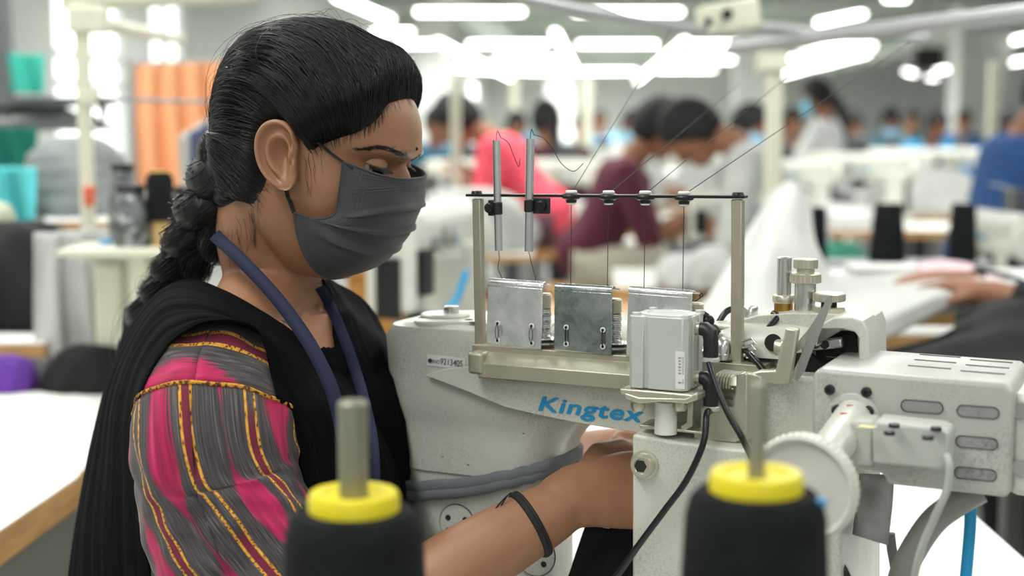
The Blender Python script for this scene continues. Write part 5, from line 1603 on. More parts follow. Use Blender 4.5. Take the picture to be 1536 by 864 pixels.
# ------------------------------------------------------------------ background sewing machines
def sewing_head(label, loc, rz, group='white sewing machines in the hall', s=1.0):
    t = thing('background_sewing_machine', label, 'sewing machine', (0, 0, 0), group)
    M = M_cast2
    mb = MB(); mb.box((0, 0, .02), (.48, .18, .04)); mb.build('bed', M, t, bevel=.008)
    mb = MB(); mb.rings([[V3((.17+a, b, z)) for a, b in ((-.05-q, -.06), (.06, -.06), (.06, .06), (-.05-q, .06))] for z, q in ((.03, .02), (.12, .0), (.20, .01), (.24, .05))]); mb.build('column', M, t, bevel=.012)
    mb = MB(); mb.rings([[V3((x, y, z)) for y, z in ((-.05, .19+k), (.05, .19+k), (.055, .30), (.03, .325), (-.03, .325), (-.055, .30))] for x, k in ((-.20, .02), (-.1, .015), (.10, .0), (.23, -.01))]); mb.build('arm', M, t, bevel=.012)
    mb = MB(); mb.box((-.19, 0, .22), (.085, .105, .20)); nh = mb.build('needle_head', M, t, bevel=.014)
    mb = MB(); mb.cyl((-.19, 0, .13), (-.19, 0, .05), .006, n=10); mb.box((-.19, -.005, .06), (.02, .03, .03)); mb.build('presser_foot', M_greysteel, nh)
    mb = MB(); mb.lathe([(.0, 0), (.055, 0), (.068, .006), (.068, .03), (.055, .036), (.0, .03)], (.23, 0, .245), (1, 0, 0), 28); mb.build('handwheel', M_wheel, t)
    mb = MB(); mb.cyl((-.05, -.055, .26), (-.05, -.075, .26), .02, n=16); mb.build('tension_dial', M_greysteel, t); mb = MB(); mb.cyl((-.12, -.055, .25), (-.12, -.07, .25), .016, n=16); mb.build('tension_dial', M_greysteel, t)
    mb = MB(); mb.cyl((.05, .02, .32), (.05, .02, .40), .004, n=8); mb.cyl((.05, .02, .40), (-.06, 0, .41), .003, n=8); mb.build('thread_guide', M_greysteel, t)
    mb = MB(); mb.box((.02, -.056, .245), (.05, .003, .016)); mb.build('maker_plate', pm('blue_plate', srgb(90, 140, 170), .5), t)
    mb = MB(); mb.rings([[V3((.205+dx, y, z)) for y, z in ((-.066, .03), (.066, .03), (.062, .20), (-.062, .20))] for dx in (0, .03)]); mb.build('belt_cover', M_black, t, bevel=.008)
    mb = MB(); mb.box((-.19, -.062, .20), (.05, .02, .09)); mb.box((-.19, -.05, .10), (.03, .05, .04)); mb.box((-.235, 0, .17), (.012, .05, .12)); mb.build('take_up_guard', M_blackmetal, nh)
    mb = MB(); mb.box((-.02, -.05, .06), (.14, .05, .045)); mb.build('edge_guide', M_greysteel, t, bevel=.004)
    mb = MB(); mb.box((.0, .06, .36), (.10, .04, .07)); mb.build('control_box', pm('graphite_box', srgb(70, 74, 78), .5), t, bevel=.006)
    t.location = loc; t.rotation_euler = (0, 0, rz); t.scale = (s, s, s)
    return t
HEADS = [(640, 3.0, .764, 1.30, 1.0, 'white sewing machine between the woman\'s mask and the left guide post'), (1496, 4.3, .655, -1.40, 1.0, 'white sewing machine with round handwheel at the right edge'), 
         (705, 7.1, .76, 0, 1, 'white sewing machine in front of the coral blouse'), (850, 7.1, .76, 0, 1, 'white sewing machine on the orange edged table behind the eyelets'),
         (1120, 4.75, .74, .1, .9, 'white sewing machine in front of the man in maroon'), (1285, 7.1, .76, 0, 1.1, 'white sewing machine behind the middle black cone'), (1180, 7.0, .76, .2, 1, 'white sewing machine behind the cream post'),
         (620, 11, .76, 0, 1, 'far white sewing machine left of the coral blouse'), (760, 11, .76, 0, 1, 'far white sewing machine behind the taller guide tube'), (905, 10.8, .76, 0, 1, 'far white sewing machine left of the maroon shirt'), (1020, 10.8, .76, 0, 1, 'far white sewing machine above the right eyelets'),
         (1225, 10.5, .76, 0, 1, 'far white sewing machine right of the cream post'), (1340, 10.5, .76, 0, 1, 'far white sewing machine left of the blue shirt'), (1440, 10.5, .76, 0, 1, 'far white sewing machine behind the blue shirt'),
         (830, 15.2, .76, 0, 1, 'farthest white sewing machine at the middle left'), (950, 15.2, .76, 0, 1, 'farthest white sewing machine at the middle'), (1390, 14.8, .76, 0, 1, 'farthest white sewing machine at the right')]
first_head = None
for px, D, z, rz, s, lab in HEADS:
    if first_head is None:
        first_head = sewing_head(lab, G(px, D, z), rz, s=s)
    else:
        h = copy_tree(first_head); h.location = G(px, D+.28 if D > 4.2 else D, z); h.rotation_euler = (0, 0, rz+RY); h.scale = (s, s, s); h['label'] = lab

# ------------------------------------------------------------------ thread cones
M_yarn = NT('black_yarn'); _c = M_yarn.coord(); 
_n = M_yarn.node('ShaderNodeTexWave', wave_type='BANDS', bands_direction='Z'); M_yarn.link(_c, _n.inputs[0]); _n.inputs['Scale'].default_value = 160; _n.inputs['Distortion'].default_value = 1.5
M_yarn.out(M_yarn.ramp(M_yarn.noise(_c, 40, 3), [(.3, srgb(15, 18, 20)), (.7, srgb(27, 30, 32))]), .9); M_yarn.b.inputs['Specular IOR Level'].default_value = .2; M_yarn.bump(_n.outputs[0], .3, .0008); M_yarn = M_yarn.m
M_yel = pm('yellow_plastic', srgb(224, 208, 30), .45, 0, .05, 20)
def cone(label, loc, h, rb, rt, group, plug=None, mat=None, cat='thread cone'):
    t = thing('thread_cone', label, cat, tuple(loc), group); loc = V3(loc)
    mb = MB(); mb.lathe([(.2*rb, 0), (rb*.93, 0), (rb, .004), (rt+.004, h-.012), (rt*.96, h-.004), (rt*.8, h), (rt*.35, h)], loc, n=48); mb.build('yarn', mat or M_yarn, t)
    mb = MB(); mb.lathe([(rb*.45, -.001), (rb*.75, -.001), (rt*.74, h*.5), (rt*.70, h+.0015), (rt*.45, h+.0015)], loc, n=32); cn = mb.build('cone_core', plug or M_white, t)
    return t
# the two big cones in front, on their stand
def front_cone(px, py_top, Y, r, rod_top, rod_bot, label, rod_r, hang):
    top = P(px, py_top, Y); h = .17; loc = top-ZD*h
    t = thing('thread_cone', label, 'thread cone', tuple(loc), 'black thread cones in front')
    mb = MB(); mb.lathe([(.020, 0), (r*1.22, 0), (r*1.25, .005), (r*1.10, h*.72), (r*1.06, h-.016), (r*.99, h-.006), (r*.88, h-.0015), (r*.5, h)], loc, n=64); mb.build('yarn', M_yarn, t)
    mb = MB(); mb.lathe([(.006, h-.02), (r*.66, h-.02), (r*.70, h-.004), (r*.70, h+.0070), (r*.66, h+.0098), (r*.50, h+.0100), (r*.44, h+.0075), (r*.20, h+.0070), (.0062, h+.0068), (.0062, h-.02)], loc, n=64); mb.build('cone_plug', M_yel, t)
    return t, loc, h
fc1, l1, h1_ = front_cone(531, 762, .82, .0385, 600, 745, 'black thread cone with yellow plug in front of the woman\'s sleeve', .009, 0)
fc2, l2, h2_ = front_cone(1134, 733, .775, .0372, 570, 700, 'black thread cone with yellow plug in front of the machine\'s handwheel', .007, 0)
ts_ = thing('thread_stand', 'thread stand with steel spindles carrying the two front thread cones', 'thread stand', (.02, .80, 0))
for l, r, yt, pxy in ((l1, .0088, 600, (524, .82)), (l2, .0048, 575, (1134, .775))):
    mb = MB(); top = P(pxy[0], yt, pxy[1]); top = V3((l.x, l.y, top.z)); mb.lathe([(0, 0), (.0055, 0), (.0055, (top.z-l.z)*.62), (r, (top.z-l.z)*.70), (r, (top.z-l.z)-.002), (r*.8, (top.z-l.z)), (0, (top.z-l.z))], l, n=24); mb.build('spindle', pm('spindle_steel', srgb(140, 138, 124), .4, .5), ts_)
    mb = MB(); mb.lathe([(0, -.008), (.055, -.008), (.058, -.004), (.055, -.0005), (0, -.0005)], l, n=40); mb.build('pad', M_black, ts_)
mb = MB(); a, b = l1-ZD*.014, l2-ZD*.014; ex = (b-a).normalized(); m_ = (a+b)/2
mb.tube([a, b], .010, 14); mb.build('cross_arm', M_galv, ts_)
mb = MB(); mb.tube([m_, V3((m_.x, m_.y, .02))], .013, 16); mb.build('pole', M_galv, ts_)
mb = MB(); mb.lathe([(0, 0), (.16, 0), (.16, .012), (.03, .022), (0, .022)], (m_.x, m_.y, 0), n=40); mb.build('base', M_blackmetal, ts_)
# small blue paper slip on the right cone
mb = MB(); q = P(1213, 712, .775); mb.box(l2+V3((.0335, -.012, h2_-.004)), (.006, .006, .003)); mb.build('blue_slip', M_blue, fc2)

# cones on the right behind the machine, on a rail stand
cst = thing('cone_shelf', 'low steel shelf carrying three black cones at the right', 'shelf', tuple(G(1330, 4.0)))
c = G(1335, 4.0, .862); mb = MB(); mb.box(c, (.56, .16, .02), RRM); mb.build('shelf_board', M_greysteel, cst)
for dx in (-.25, .25):
    mb = MB(); q = c+RRM @ V3((dx, 0, 0)); mb.box(V3((q.x, q.y, .426)), (.03, .12, .852), RRM); mb.build('leg', M_greysteel, cst)
for px, h, rb, rt, lab in ((1226, .155, .030, .024, 'slim black thread cone beside the white draped cloth'), (1333, .165, .052, .036, 'wide black thread cone in the middle of the shelf at the right'), (1446, .165, .042, .030, 'black thread cone beside the white handwheel at the right')):
    cone(lab, G(px, 4.0, .873), h, rb, rt, 'black thread cones at the right')
# cones at the left: black with yellow top, and bagged ones on a cream thread stand
Dl = 2.55
tst = thing('thread_tray', 'cream tray on a stand carrying bagged cones left of the braid', 'thread stand', tuple(G(215, Dl)))
zc = P(240, 366, Dl).z-.105
c = V3((P(205, 366, Dl).x, Dl, P(205, 374, Dl).z)); mb = MB(); mb.box(c, (.24, .16, .012)); mb.build('tray', M_cream, tst, bevel=.003)
mb = MB(); mb.tube([c, V3((c.x, c.y, .0))], .016, 12); mb.build('pole', M_cream, tst)
mb = MB(); mb.lathe([(0, 0), (.10, 0), (.10, .02), (0, .03)], (c.x, c.y, 0), n=32); mb.build('base', M_cream, tst)
def bag_mat(name, a, b):
    t = NT(name); n = t.noise(t.coord(), 34, 5, .7, 1.5)
    t.out(t.ramp(n, [(.38, a), (.55, srgb(120, 124, 126)), (.66, b)]), .25); t.bump(n, .6, .004); return t.m
M_bag = bag_mat('plastic_bag_over_black_yarn', srgb(40, 43, 46), srgb(214, 218, 218))
t = cone('black thread cone with yellow top left of the braid', V3((P(241, 330, Dl).x, Dl, c.z+.006+.045)), .088, .024, .0205, 'cones left of the braid', plug=M_yel)
mb = MB(); mb.lathe([(0, 0), (.016, 0), (.0155, .044), (0, .044)], V3((P(241, 330, Dl).x, Dl, c.z+.006)), n=24); mb.build('cardboard_foot', pm('tan_card', srgb(190, 160, 110), .8), t)
def bagged(px, D, ztop_px, w_px, h, label):
    x = P(px, 300, D).x; top = P(px, ztop_px, D).z; w = w_px/FPX*D/2; loc = V3((x, D, top-h))
    t = thing('bagged_cone', label, 'thread cone', tuple(loc), 'cones left of the braid')
    mb = MB(); rg = []
    random.seed(int(px))
    for i in range(14):
        u = i/13; r = w*(1.0-.28*u)*(.9+.25*math.sin(u*3))
        rg.append([loc + V3((r*(1+.07*math.sin(k*2.3+i)+.05*math.sin(k*5.1+i*2))*math.cos(2*PI*k/24), r*(1+.07*math.sin(k*1.7+i*1.3))*math.sin(2*PI*k/24), h*u)) for k in range(24)])
    mb.rings(rg); mb.build('plastic_bag', M_bag, t)
    mb = MB(); mb.lathe([(0, h), (w*.72, h), (w*.80, h+.004), (w*.78, h+.012), (w*.5, h+.014), (0, h+.014)], loc, n=24); mb.build('lid', M_black, t)
    return t
zt = c.z+.006
bagged(196, Dl, 288, 56, P(196, 288, Dl).z-zt, 'cone in a crumpled clear bag, in front of the braid side tray')
bagged(185, Dl+.13, 256, 44, P(185, 256, Dl+.13).z-zt, 'taller bagged cone behind the front bagged cone')
bagged(281, Dl+.05, 290, 50, P(281, 290, Dl+.05).z-zt, 'bagged cone half hidden by the braid')

# ------------------------------------------------------------------ poles and rails
def pole(name, label, p0, p1, r, mat, cat='pole', foot=True, group=None, extra=None):
    t = thing(name, label, cat, (p0.x, p0.y, min(p0.z, p1.z)), group)
    mb = MB(); mb.rings([[p + V3((a, b, 0)) for a, b in ((-r, -r), (r, -r), (r, r), (-r, r))] for p in (p0, p1)]); mb.build('shaft', mat, t, bevel=r*.3)
    return t
pl = P(133, 340, 2.8); t = pole('post', 'cream post at the left, with a thin rail across it', V3((pl.x, pl.y, 0)), V3((pl.x, pl.y, 2.4)), .0125, M_cream)
mb = MB(); mb.box(P(133, 30, 2.8), (.07, .05, .05)); mb.build('corner_bracket', M_cream, t, bevel=.006)
mb = MB(); mb.box(P(134, 147, 2.8), (.036, .036, .03)); mb.build('rail_clamp', M_cream, t, bevel=.004)
mb = MB(); mb.tube([P(134, 295, 2.78)+ZD*.02, P(134, 282, 2.78), P(134, 308, 2.78)], [.008, .012, .010], 12); mb.build('orange_clip', pm('orange_plastic', srgb(226, 110, 74), .5), t)
mb = MB(); mb.tube([P(150, 150, 2.78), P(156, 170, 2.78), P(152, 186, 2.78), P(141, 176, 2.78)], .006, 8); mb.build('hook', M_black, t)
def rail(label, pts, r, mat, name='rail', cat='rail', parts=()):
    mb = MB(); mb.tube(pts, r, 14); o = mb.build(name, mat); tag(o, label, cat); return o
rail('cream overhead rail running from the left post towards the lamps', [P(132, 32, 2.82), P(272, 60, 4.6)], .016, M_cream)
rail('second cream rail along the top at the left', [P(100, 4, 2.9), P(380, -8, 3.4)], .018, M_cream)
rail('thin grey rail across the front of the orange cloth', [P(140, 148, 2.8), P(320, 153, 3.2)], .0048, M_galv)
t = pole('post', 'cream post at the right, rising behind the white draped cloth', G(1158, 4.1), G(1158, 4.1, P(1158, 96, 4.1).z), .0225, M_cream)
mb = MB(); mb.box(P(1158, 92, 4.1), (.08, .08, .05)); mb.build('cap', M_cream, t)
pole('post', 'thin cream post left of the coral blouse', G(684, 6.4), G(684, 6.4, P(684, 112, 6.4).z), .021, M_cream)
pole('post', 'thin pale post left of the blue shirt at the right', G(1484, 6.0), G(1484, 6.0, P(1484, 95, 6.0).z), .021, M_cream)
pole('post', 'faint cream post in the far middle', G(880, 11), G(880, 11, P(880, 118, 11).z), .035, M_cream)
pole('post', 'faint cream post far behind the taller guide tube', G(772, 12), G(772, 12, P(772, 118, 12).z), .035, M_cream)
rail('thick galvanised rail slanting across the top right', [P(1098, 72, 3.6), P(1300, 47, 3.0), P(1600, 12, 2.4)], [.0165, .0165, .0165], M_galv)
rail('thin dark galvanised rail slanting down to the cream connector box', [P(740, -12, 2.6), P(860, 14, 2.75), P(1075, 50, 3.1)], .0095, M_galv)
rail('thin galvanised rail right of the connector box', [P(1120, 38, 3.2), P(1250, 52, 3.7), P(1390, 56, 4.4)], .010, M_galv)
bx = thing('connector_box', 'cream electrical connector box on the overhead rail', 'electrical box', tuple(P(1090, 25, 3.1)))
mb = MB(); mb.box(P(1092, 26, 3.1), (.125, .08, .062), Matrix.Rotation(math.radians(-9), 3, 'Y')); mb.build('case', M_cream, bx, bevel=.006)
mb = MB(); p = P(1090, 22, 3.05); mb.cyl(p, p-V3((0, .012, 0)), .0115, n=20); mb.build('socket', M_dark, bx)
mb = MB(); p = P(1062, 33, 3.06); mb.cyl(p, p-V3((0, .012, 0)), .008, n=20); mb.build('cable_gland', M_dark, bx)

# ------------------------------------------------------------------ cloths and bundles
def cloth_mat(name, col, v=.16): return pm(name, srgb(*col), .9, 0, v, 10, .4, 40, .004)
def heap(name, label, c, size, mat, seed, cat='fabric pile', group=None, sharp=.18, layers=0):
    c = V3(c); random.seed(seed); mb = MB(); n, m = 40, 22; rg = []
    ph = [random.uniform(0, 6.28) for _ in range(9)]
    for j in range(m+1):
        e = PI/2*j/m; row = []
        for k in range(n):
            a = 2*PI*k/n
            f = 1+sharp*(math.sin(2*a+ph[0]+e)+.7*math.sin(3*a+ph[1]+3*e)+.5*math.sin(7*a+ph[2]-4*e)+.4*math.sin(11*a+ph[3]+7*e))/2
            fz = 1+sharp*.5*math.sin(5*a+ph[4]+6*e)*math.cos(e)
            ly = (1+.03*math.sin(e*60)) if layers else 1
            row.append(c + V3((size[0]/2*math.cos(e)**.7*f*ly*math.cos(a), size[1]/2*math.cos(e)**.7*f*ly*math.sin(a), size[2]*math.sin(e)*fz)))
        rg.append(row)
    mb.rings(rg); o = mb.build(name, mat, angle=180); return tag(o, label, cat, group)
def hang(name, label, tl, tr, drop, mat, folds=9, amp=.02, cat='cloth', thick=.004, slack=0):
    mb = MB(); pts = []; n = 70; m = 24; d = (tr-tl); nrm = V3((-d.y, d.x, 0)).normalized()
    for i in range(m+1):
        t = i/m; row = []
        for j in range(n+1):
            s = j/n; w = amp*(.35+.65*t)*math.sin(s*folds*2*PI+1.2*math.sin(t*2+s*3))
            row.append(tl + d*s + nrm*w - ZD*(drop*t*(1+slack*math.sin(s*7))))
        pts.append(row)
    mb.grid(pts); o = mb.build(name, mat, solid=thick, angle=180); return tag(o, label, cat)
M_orange = cloth_mat('orange_cloth', (250, 176, 128), .06); M_teal = cloth_mat('teal_cloth', (58, 178, 160)); M_dteal = cloth_mat('deep_teal_cloth', (8, 104, 92)); M_aqua = cloth_mat('aqua_cloth', (96, 208, 214), .08)
M_gbundle = cloth_mat('grey_bundle', (126, 131, 131)); M_wcloth = cloth_mat('white_cloth', (192, 194, 191), .06); M_bcloth = cloth_mat('black_cloth', (13, 14, 16)); M_purple = cloth_mat('purple_cloth', (96, 52, 150)); M_pink = cloth_mat('pale_pink_cloth', (226, 200, 206), .05)
hang('hanging_cloth', 'large orange cloth hanging on the left behind the woman\'s hair', P(203, 97, 5.2), P(372, 92, 5.4), .46, M_orange, 5, .03, 'hanging cloth')
r_ = rail('thin rail holding the orange cloth', [P(196, 96, 5.2), P(400, 90, 5.45)], .008, M_galv)
mb = MB(); a = P(196, 96, 5.2); mb.tube([a, V3((a.x, a.y, 0))], .012, 8); mb.build('upright', M_galv, r_); mb = MB(); a = P(400, 90, 5.45); mb.tube([a, V3((a.x, a.y, 0))], .012, 8); mb.build('upright', M_galv, r_)
# garment on a hanger between orange cloth and braid
hang('hanging_shirt', 'white and navy garment hanging between the orange cloth and the braid', P(268, 205, 3.6), P(330, 165, 3.6), .22, M_wcloth, 3, .02, 'garment')
hang('hanging_shirt', 'navy garment hanging just left of the woman\'s hair', P(284, 200, 3.55), P(316, 182, 3.55), .17, cloth_mat('navy_cloth', (86, 96, 124)), 2, .015, 'garment')
# shelf rack at the left edge
rk = thing('shelf_rack', 'dark steel rack with teal cloth at the left edge', 'rack', tuple(G(20, 4.2)))
xl, xr = G(-150, 4.2).x, G(150, 4.2).x
for x in (G(12, 4.2).x, G(-150, 4.2).x):
    mb = MB(); mb.box((x, 4.2, .85), (.05, .05, 1.7)); mb.build('upright', pm('dark_steel', srgb(104, 108, 110), .5, .3), rk)
for py in (190, 250, 152):
    z = P(20, py, 4.2).z; mb = MB(); mb.box(((G(-150, 4.2).x+G(125, 4.2).x)/2, 4.35, z), (G(125, 4.2).x-G(-150, 4.2).x, .42, .025)); mb.build('shelf', pm('dark_steel', srgb(104, 108, 110), .5, .3), rk)
hang('hanging_cloth', 'light teal cloth hanging high at the left edge', P(12, 80, 4.1), P(67, 82, 4.1), .11, M_teal, 2, .015, 'hanging cloth')
hang('hanging_cloth', 'dark teal cloth hanging below the rack shelf at the left edge', P(-20, 192, 4.1), P(56, 192, 4.1), .125, M_dteal, 3, .012, 'hanging cloth')
heap('fabric_pile', 'white folded fabric on the rack shelf at the left', (G(40, 4.3).x, 4.35, P(20, 190, 4.2).z+.012), (.30, .34, .055), M_wcloth, 2)
# left low tables and bundles
table('side_table', 'table with orange edge under the grey fabric bundle at the left', [G(66, 3.2), G(240, 3.2), G(240, 3.9), G(66, 3.9)], P(100, 332, 3.2).z, group=None)
zs_ = P(100, 332, 3.2).z
heap('fabric_bundle', 'big grey layered fabric bundle at the left', (P(112, 300, 3.5).x, 3.52, zs_), (.30, .34, .19), M_gbundle, 5, layers=1, sharp=.10)
hang('hanging_bundle', 'aqua cloth bundle hanging at the left edge', P(-30, 250, 3.25), P(52, 252, 3.25), .175, M_aqua, 2, .03, 'cloth', .02)
hang('draped_cloth', 'white cloth draped down from the table at the left', P(52, 350, 2.7), P(150, 345, 2.7)+V3((0, .1, 0)), .33, M_wcloth, 3, .03, 'draped cloth')
heap('dark_pile', 'black fabric pile at the left edge above the white table', (P(12, 520, 2.9).x, 3.0, ZT+.05), (.34, .3, .24), M_bcloth, 12)
heap('fabric_pile', 'small black fabric pile lying left of the scarf', (P(130, 583, 2.60).x, 2.62, ZT), (.16, .12, .085), M_bcloth, 13)
heap('purple_cloth', 'purple cloth peeking out at the left edge', (P(6, 585, 2.60).x, 2.62, ZT), (.10, .1, .065), M_purple, 14, 'cloth')
lt = table('side_table', 'low table with tan edge at the left edge of the photo', [G(-140, 2.68), G(60, 2.68), G(58, 2.82), G(-140, 2.82)], P(0, 515, 2.68).z, group=None)
# cream machine stand behind the tray, left of the braid
mst = thing('machine_stand', 'cream machine stand left of the woman below the bagged cones', 'machine stand', tuple(G(200, 2.5)))
mb = MB(); z1 = P(200, 378, 2.5).z; z0 = P(200, 405, 2.5).z
mb.box((P(195, 390, 2.62).x, 2.68, (z0+z1)/2), (.20, .10, z1-z0)); mb.build('head_casting', M_cast2, mst, bevel=.01)
mb = MB(); mb.box((P(160, 450, 2.62).x, 2.66, (z0+.10)/2), (.05, .07, z0-.10)); mb.box((P(236, 450, 2.62).x, 2.66, (z0+.10)/2), (.06, .07, z0-.10)); mb.build('leg_frame', M_cream, mst, bevel=.006)
mb = MB(); mb.box((P(200, 500, 2.62).x, 2.66, .05), (.30, .4, .1)); mb.build('foot', M_cream, mst)
mb = MB(); mb.lathe([(0, 0), (.022, 0), (.022, .02), (0, .024)], (P(216, 380, 2.6).x, 2.58, z1), n=20); mb.build('green_cap', pm('green_plastic', srgb(40, 130, 80), .5), mst)
mb = MB(); mb.lathe([(0, 0), (.012, 0), (.012, .016), (0, .018)], (P(140, 372, 2.5).x, 2.58, z1), n=16); mb.build('blue_knob', pm('sky_plastic', srgb(110, 170, 220), .5), mst)

# right: white cloth tent, sheet on the next table, papers
def sheet(name, label, rows, mat, cat='cloth', thick=.003, wrinkle=.006, seed=1, n=46, m=30):
    """rows of (px, py, D) control points, interpolated both ways"""
    R = [spl([P(*q) for q in r], n) for r in rows]
    cols = [spl([R[i][j] for i in range(len(R))], m) for j in range(n)]
    random.seed(seed); ph = [random.uniform(0, 6.28) for _ in range(6)]; pts = []
    for i in range(m):
        row = []
        for j in range(n):
            u, v = j/(n-1), i/(m-1)
            w = wrinkle*(math.sin(9*u+4*v+ph[0])+.6*math.sin(17*u-7*v+ph[1])+.5*math.sin(23*v+5*u+ph[2]))
            row.append(cols[j][i]+V3((0, -w, w*.7)))
        pts.append(row)
    mb = MB(); mb.grid(pts); o = mb.build(name, mat, solid=thick, angle=180); return tag(o, label, cat)
sheet('white_cloth', 'white cloth heaped like a tent behind the right guide post', [[(1150, 300, 3.1), (1178, 272, 3.1), (1215, 300, 3.1)], [(1110, 370, 2.8), (1165, 340, 2.75), (1228, 372, 2.9)], [(1060, 450, 2.55), (1150, 430, 2.5), (1262, 430, 2.8)], [(1010, 520, 2.4), (1150, 520, 2.35), (1300, 478, 2.7)], [(990, 600, 2.35), (1150, 620, 2.3), (1320, 520, 2.65)]], M_wcloth, 'draped cloth', .004, .007, 3)
sheet('white_sheet', 'wide white sheet spread on the table right of the white tent', [[(1225, 418, 3.1), (1340, 402, 3.2), (1440, 405, 3.1), (1530, 414, 3.0)], [(1225, 440, 2.8), (1330, 432, 2.8), (1440, 425, 2.8), (1525, 424, 2.9)], [(1215, 490, 2.5), (1310, 480, 2.55), (1400, 450, 2.65), (1500, 432, 2.8)], [(1215, 530, 2.45), (1300, 520, 2.5), (1370, 485, 2.6), (1440, 452, 2.75)]], M_wcloth, 'cloth', .006, .004, 4)
rt_ = table('side_table', 'table under the wide white sheet on the right', [G(1230, 2.75), G(1560, 2.75), G(1560, 3.6), G(1230, 3.6)], P(1330, 445, 2.75).z-.03, top=M_tabtop, group=None)
zp = P(1330, 408, 3.1).z
mb = MB()
for k in range(6): mb.box((P(1330, 405, 3.1).x+.004*math.sin(k*3), 3.12, zp-.004+.003*k), (.15, .11, .0025), Matrix.Rotation(.1*math.sin(k*2), 3, 'Z'))
o = mb.build('paper_stack', M_label, smooth=False); tag(o, 'stack of white papers on the sheet in front of the wide black cone', 'papers')
sheet('pink_cloth', 'pale pink cloth held by the hand at the right edge', [[(1375, 398, 3.05), (1420, 392, 3.0), (1470, 402, 2.95), (1505, 424, 2.9)], [(1380, 412, 3.0), (1425, 412, 2.95), (1470, 420, 2.9), (1508, 436, 2.86)]], M_pink, 'cloth', .006, .004, 6, 30, 10)
sheet('yellow_cloth', 'yellow green cloth strip under the pink cloth', [[(1370, 418, 2.95), (1430, 410, 2.92), (1500, 428, 2.88)], [(1372, 424, 2.92), (1430, 420, 2.90), (1498, 434, 2.86)]], cloth_mat('lime_cloth', (196, 190, 110)), 'cloth', .005, .002, 7, 24, 6)
heap('green_cloth', 'green cloth bundle under the orange edged table at the right', (G(1265, 4.6).x, 4.6, .74), (.18, .2, .14), cloth_mat('green_cloth', (60, 140, 116)), 22, 'cloth')
bs_ = table('low_bench', 'low bench carrying the green cloth bundle', [G(1235, 4.45), G(1300, 4.45), G(1300, 4.8), G(1235, 4.8)], .74, group=None)
sheet('black_cloth', 'big black cloth hanging at the right edge above the motor', [[(1430, 476, 2.5), (1480, 452, 2.6), (1580, 440, 2.7)], [(1420, 500, 2.4), (1480, 490, 2.45), (1580, 480, 2.5)], [(1300, 540, 2.3), (1440, 545, 2.3), (1580, 560, 2.3)], [(1290, 600, 2.25), (1440, 620, 2.25), (1580, 640, 2.25)]], M_bcloth, 'cloth', .004, .006, 8)
# white cloth heaps across the middle
for nm, px, D, z, sz, lab, sd in (('white_cloth', 700, 5.45, .77, (.50, .4, .24), 'white cloth heap below the coral blouse', 31), ('white_cloth', 1035, 4.35, .745, (.17, .25, .10), 'white cloth heap beside the man in maroon', 32), ('white_cloth', 1085, 4.3, .745, (.20, .25, .13), 'white cloth heap behind the right guide post', 33), 
                                 ('white_cloth', 905, 3.6, .55, (.50, .4, .20), 'white cloth heap low behind the second chrome plate', 34), ('white_cloth', 1250, 6.95, .77, (.6, .35, .10), 'white cloth lying on the orange edged table at the right', 35), ('white_cloth', 830, 7.1, .77, (.5, .3, .12), 'white cloth on the orange edged table in the middle', 36),
                                 ('white_cloth', 1400, 8.0, .77, (.8, .4, .25), 'white cloth heap left of the blue shirt', 37), ('white_cloth', 940, 8.6, .77, (.7, .4, .3), 'white cloth heap far behind the maroon shirt', 38), ('white_cloth', 1110, 8.8, .77, (.8, .5, .3), 'white cloth heap far behind the cream post', 39)):
    heap(nm, lab, (G(px, D).x, D+.2, z), sz, M_wcloth, sd, 'cloth', None, .2)
tb2 = table('low_bench', 'low bench under the white cloth behind the chrome plates', [G(800, 3.5), G(1010, 3.5), G(1010, 4.1), G(800, 4.1)], .55, group=None)
tb3 = table('low_bench', 'bench under the far white cloth heaps', [G(870, 8.5), G(1200, 8.5), G(1200, 9.4), G(870, 9.4)], .765, group=None)
tb4 = table('low_bench', 'bench under the white cloth heap left of the blue shirt', [G(1290, 7.9), G(1500, 7.9), G(1500, 8.7), G(1290, 8.7)], .765, group=None)
tb5 = table('low_bench', 'bench under the white cloth heap below the coral blouse', [G(600, 5.4), G(800, 5.4), G(800, 5.9), G(600, 5.9)], .765, group=None)
# brown wooden box and red stool seat, grey unit with a blue hose near the woman
bxw = thing('wooden_box', 'brown wooden box right of the woman\'s chin, behind the black mask', 'box', tuple(G(560, 3.25)))
mb = MB(); z1 = P(560, 415, 3.25).z; mb.box((P(562, 450, 3.25).x, 3.35, z1/2), (.125, .2, z1)); mb.build('case', pm('brown_wood', srgb(168, 116, 50), .6, 0, .2, 10, stretch=(8, 8, 1)), bxw, bevel=.005)
mb = MB(); mb.box((P(562, 450, 3.25).x, 3.35, z1+.008), (.14, .22, .016)); mb.build('lid', pm('brown_wood', srgb(168, 116, 50), .6), bxw)
mb = MB(); mb.tube(spl([P(700, 405, 2.7), P(694, 425, 2.7), P(684, 450, 2.7), P(668, 470, 2.68), PZ(654, 520, ZT+.03), PZ(640, 548, ZT+.0075), PZ(612, 566, ZT+.0075)], 30), .0070, 10); o = mb.build('air_hose', pm('blue_hose', srgb(28, 150, 205), .3)); tag(o, 'light blue air hose hanging left of the first chrome plate', 'hose')
mb = MB(); mb.tube(spl([PZ(x, y, ZT+.0035) for x, y in ((600, 548), (590, 566), (576, 588), (556, 614))], 16), .0035, 8); o = mb.build('air_hose', pm('pale_blue_hose', srgb(120, 190, 220), .3)); tag(o, 'thin pale blue hose lying on the white table beside the machine', 'hose')
rs = thing('red_stool', 'red stool seen under the orange edged table', 'stool', tuple(G(770, 6.4)))
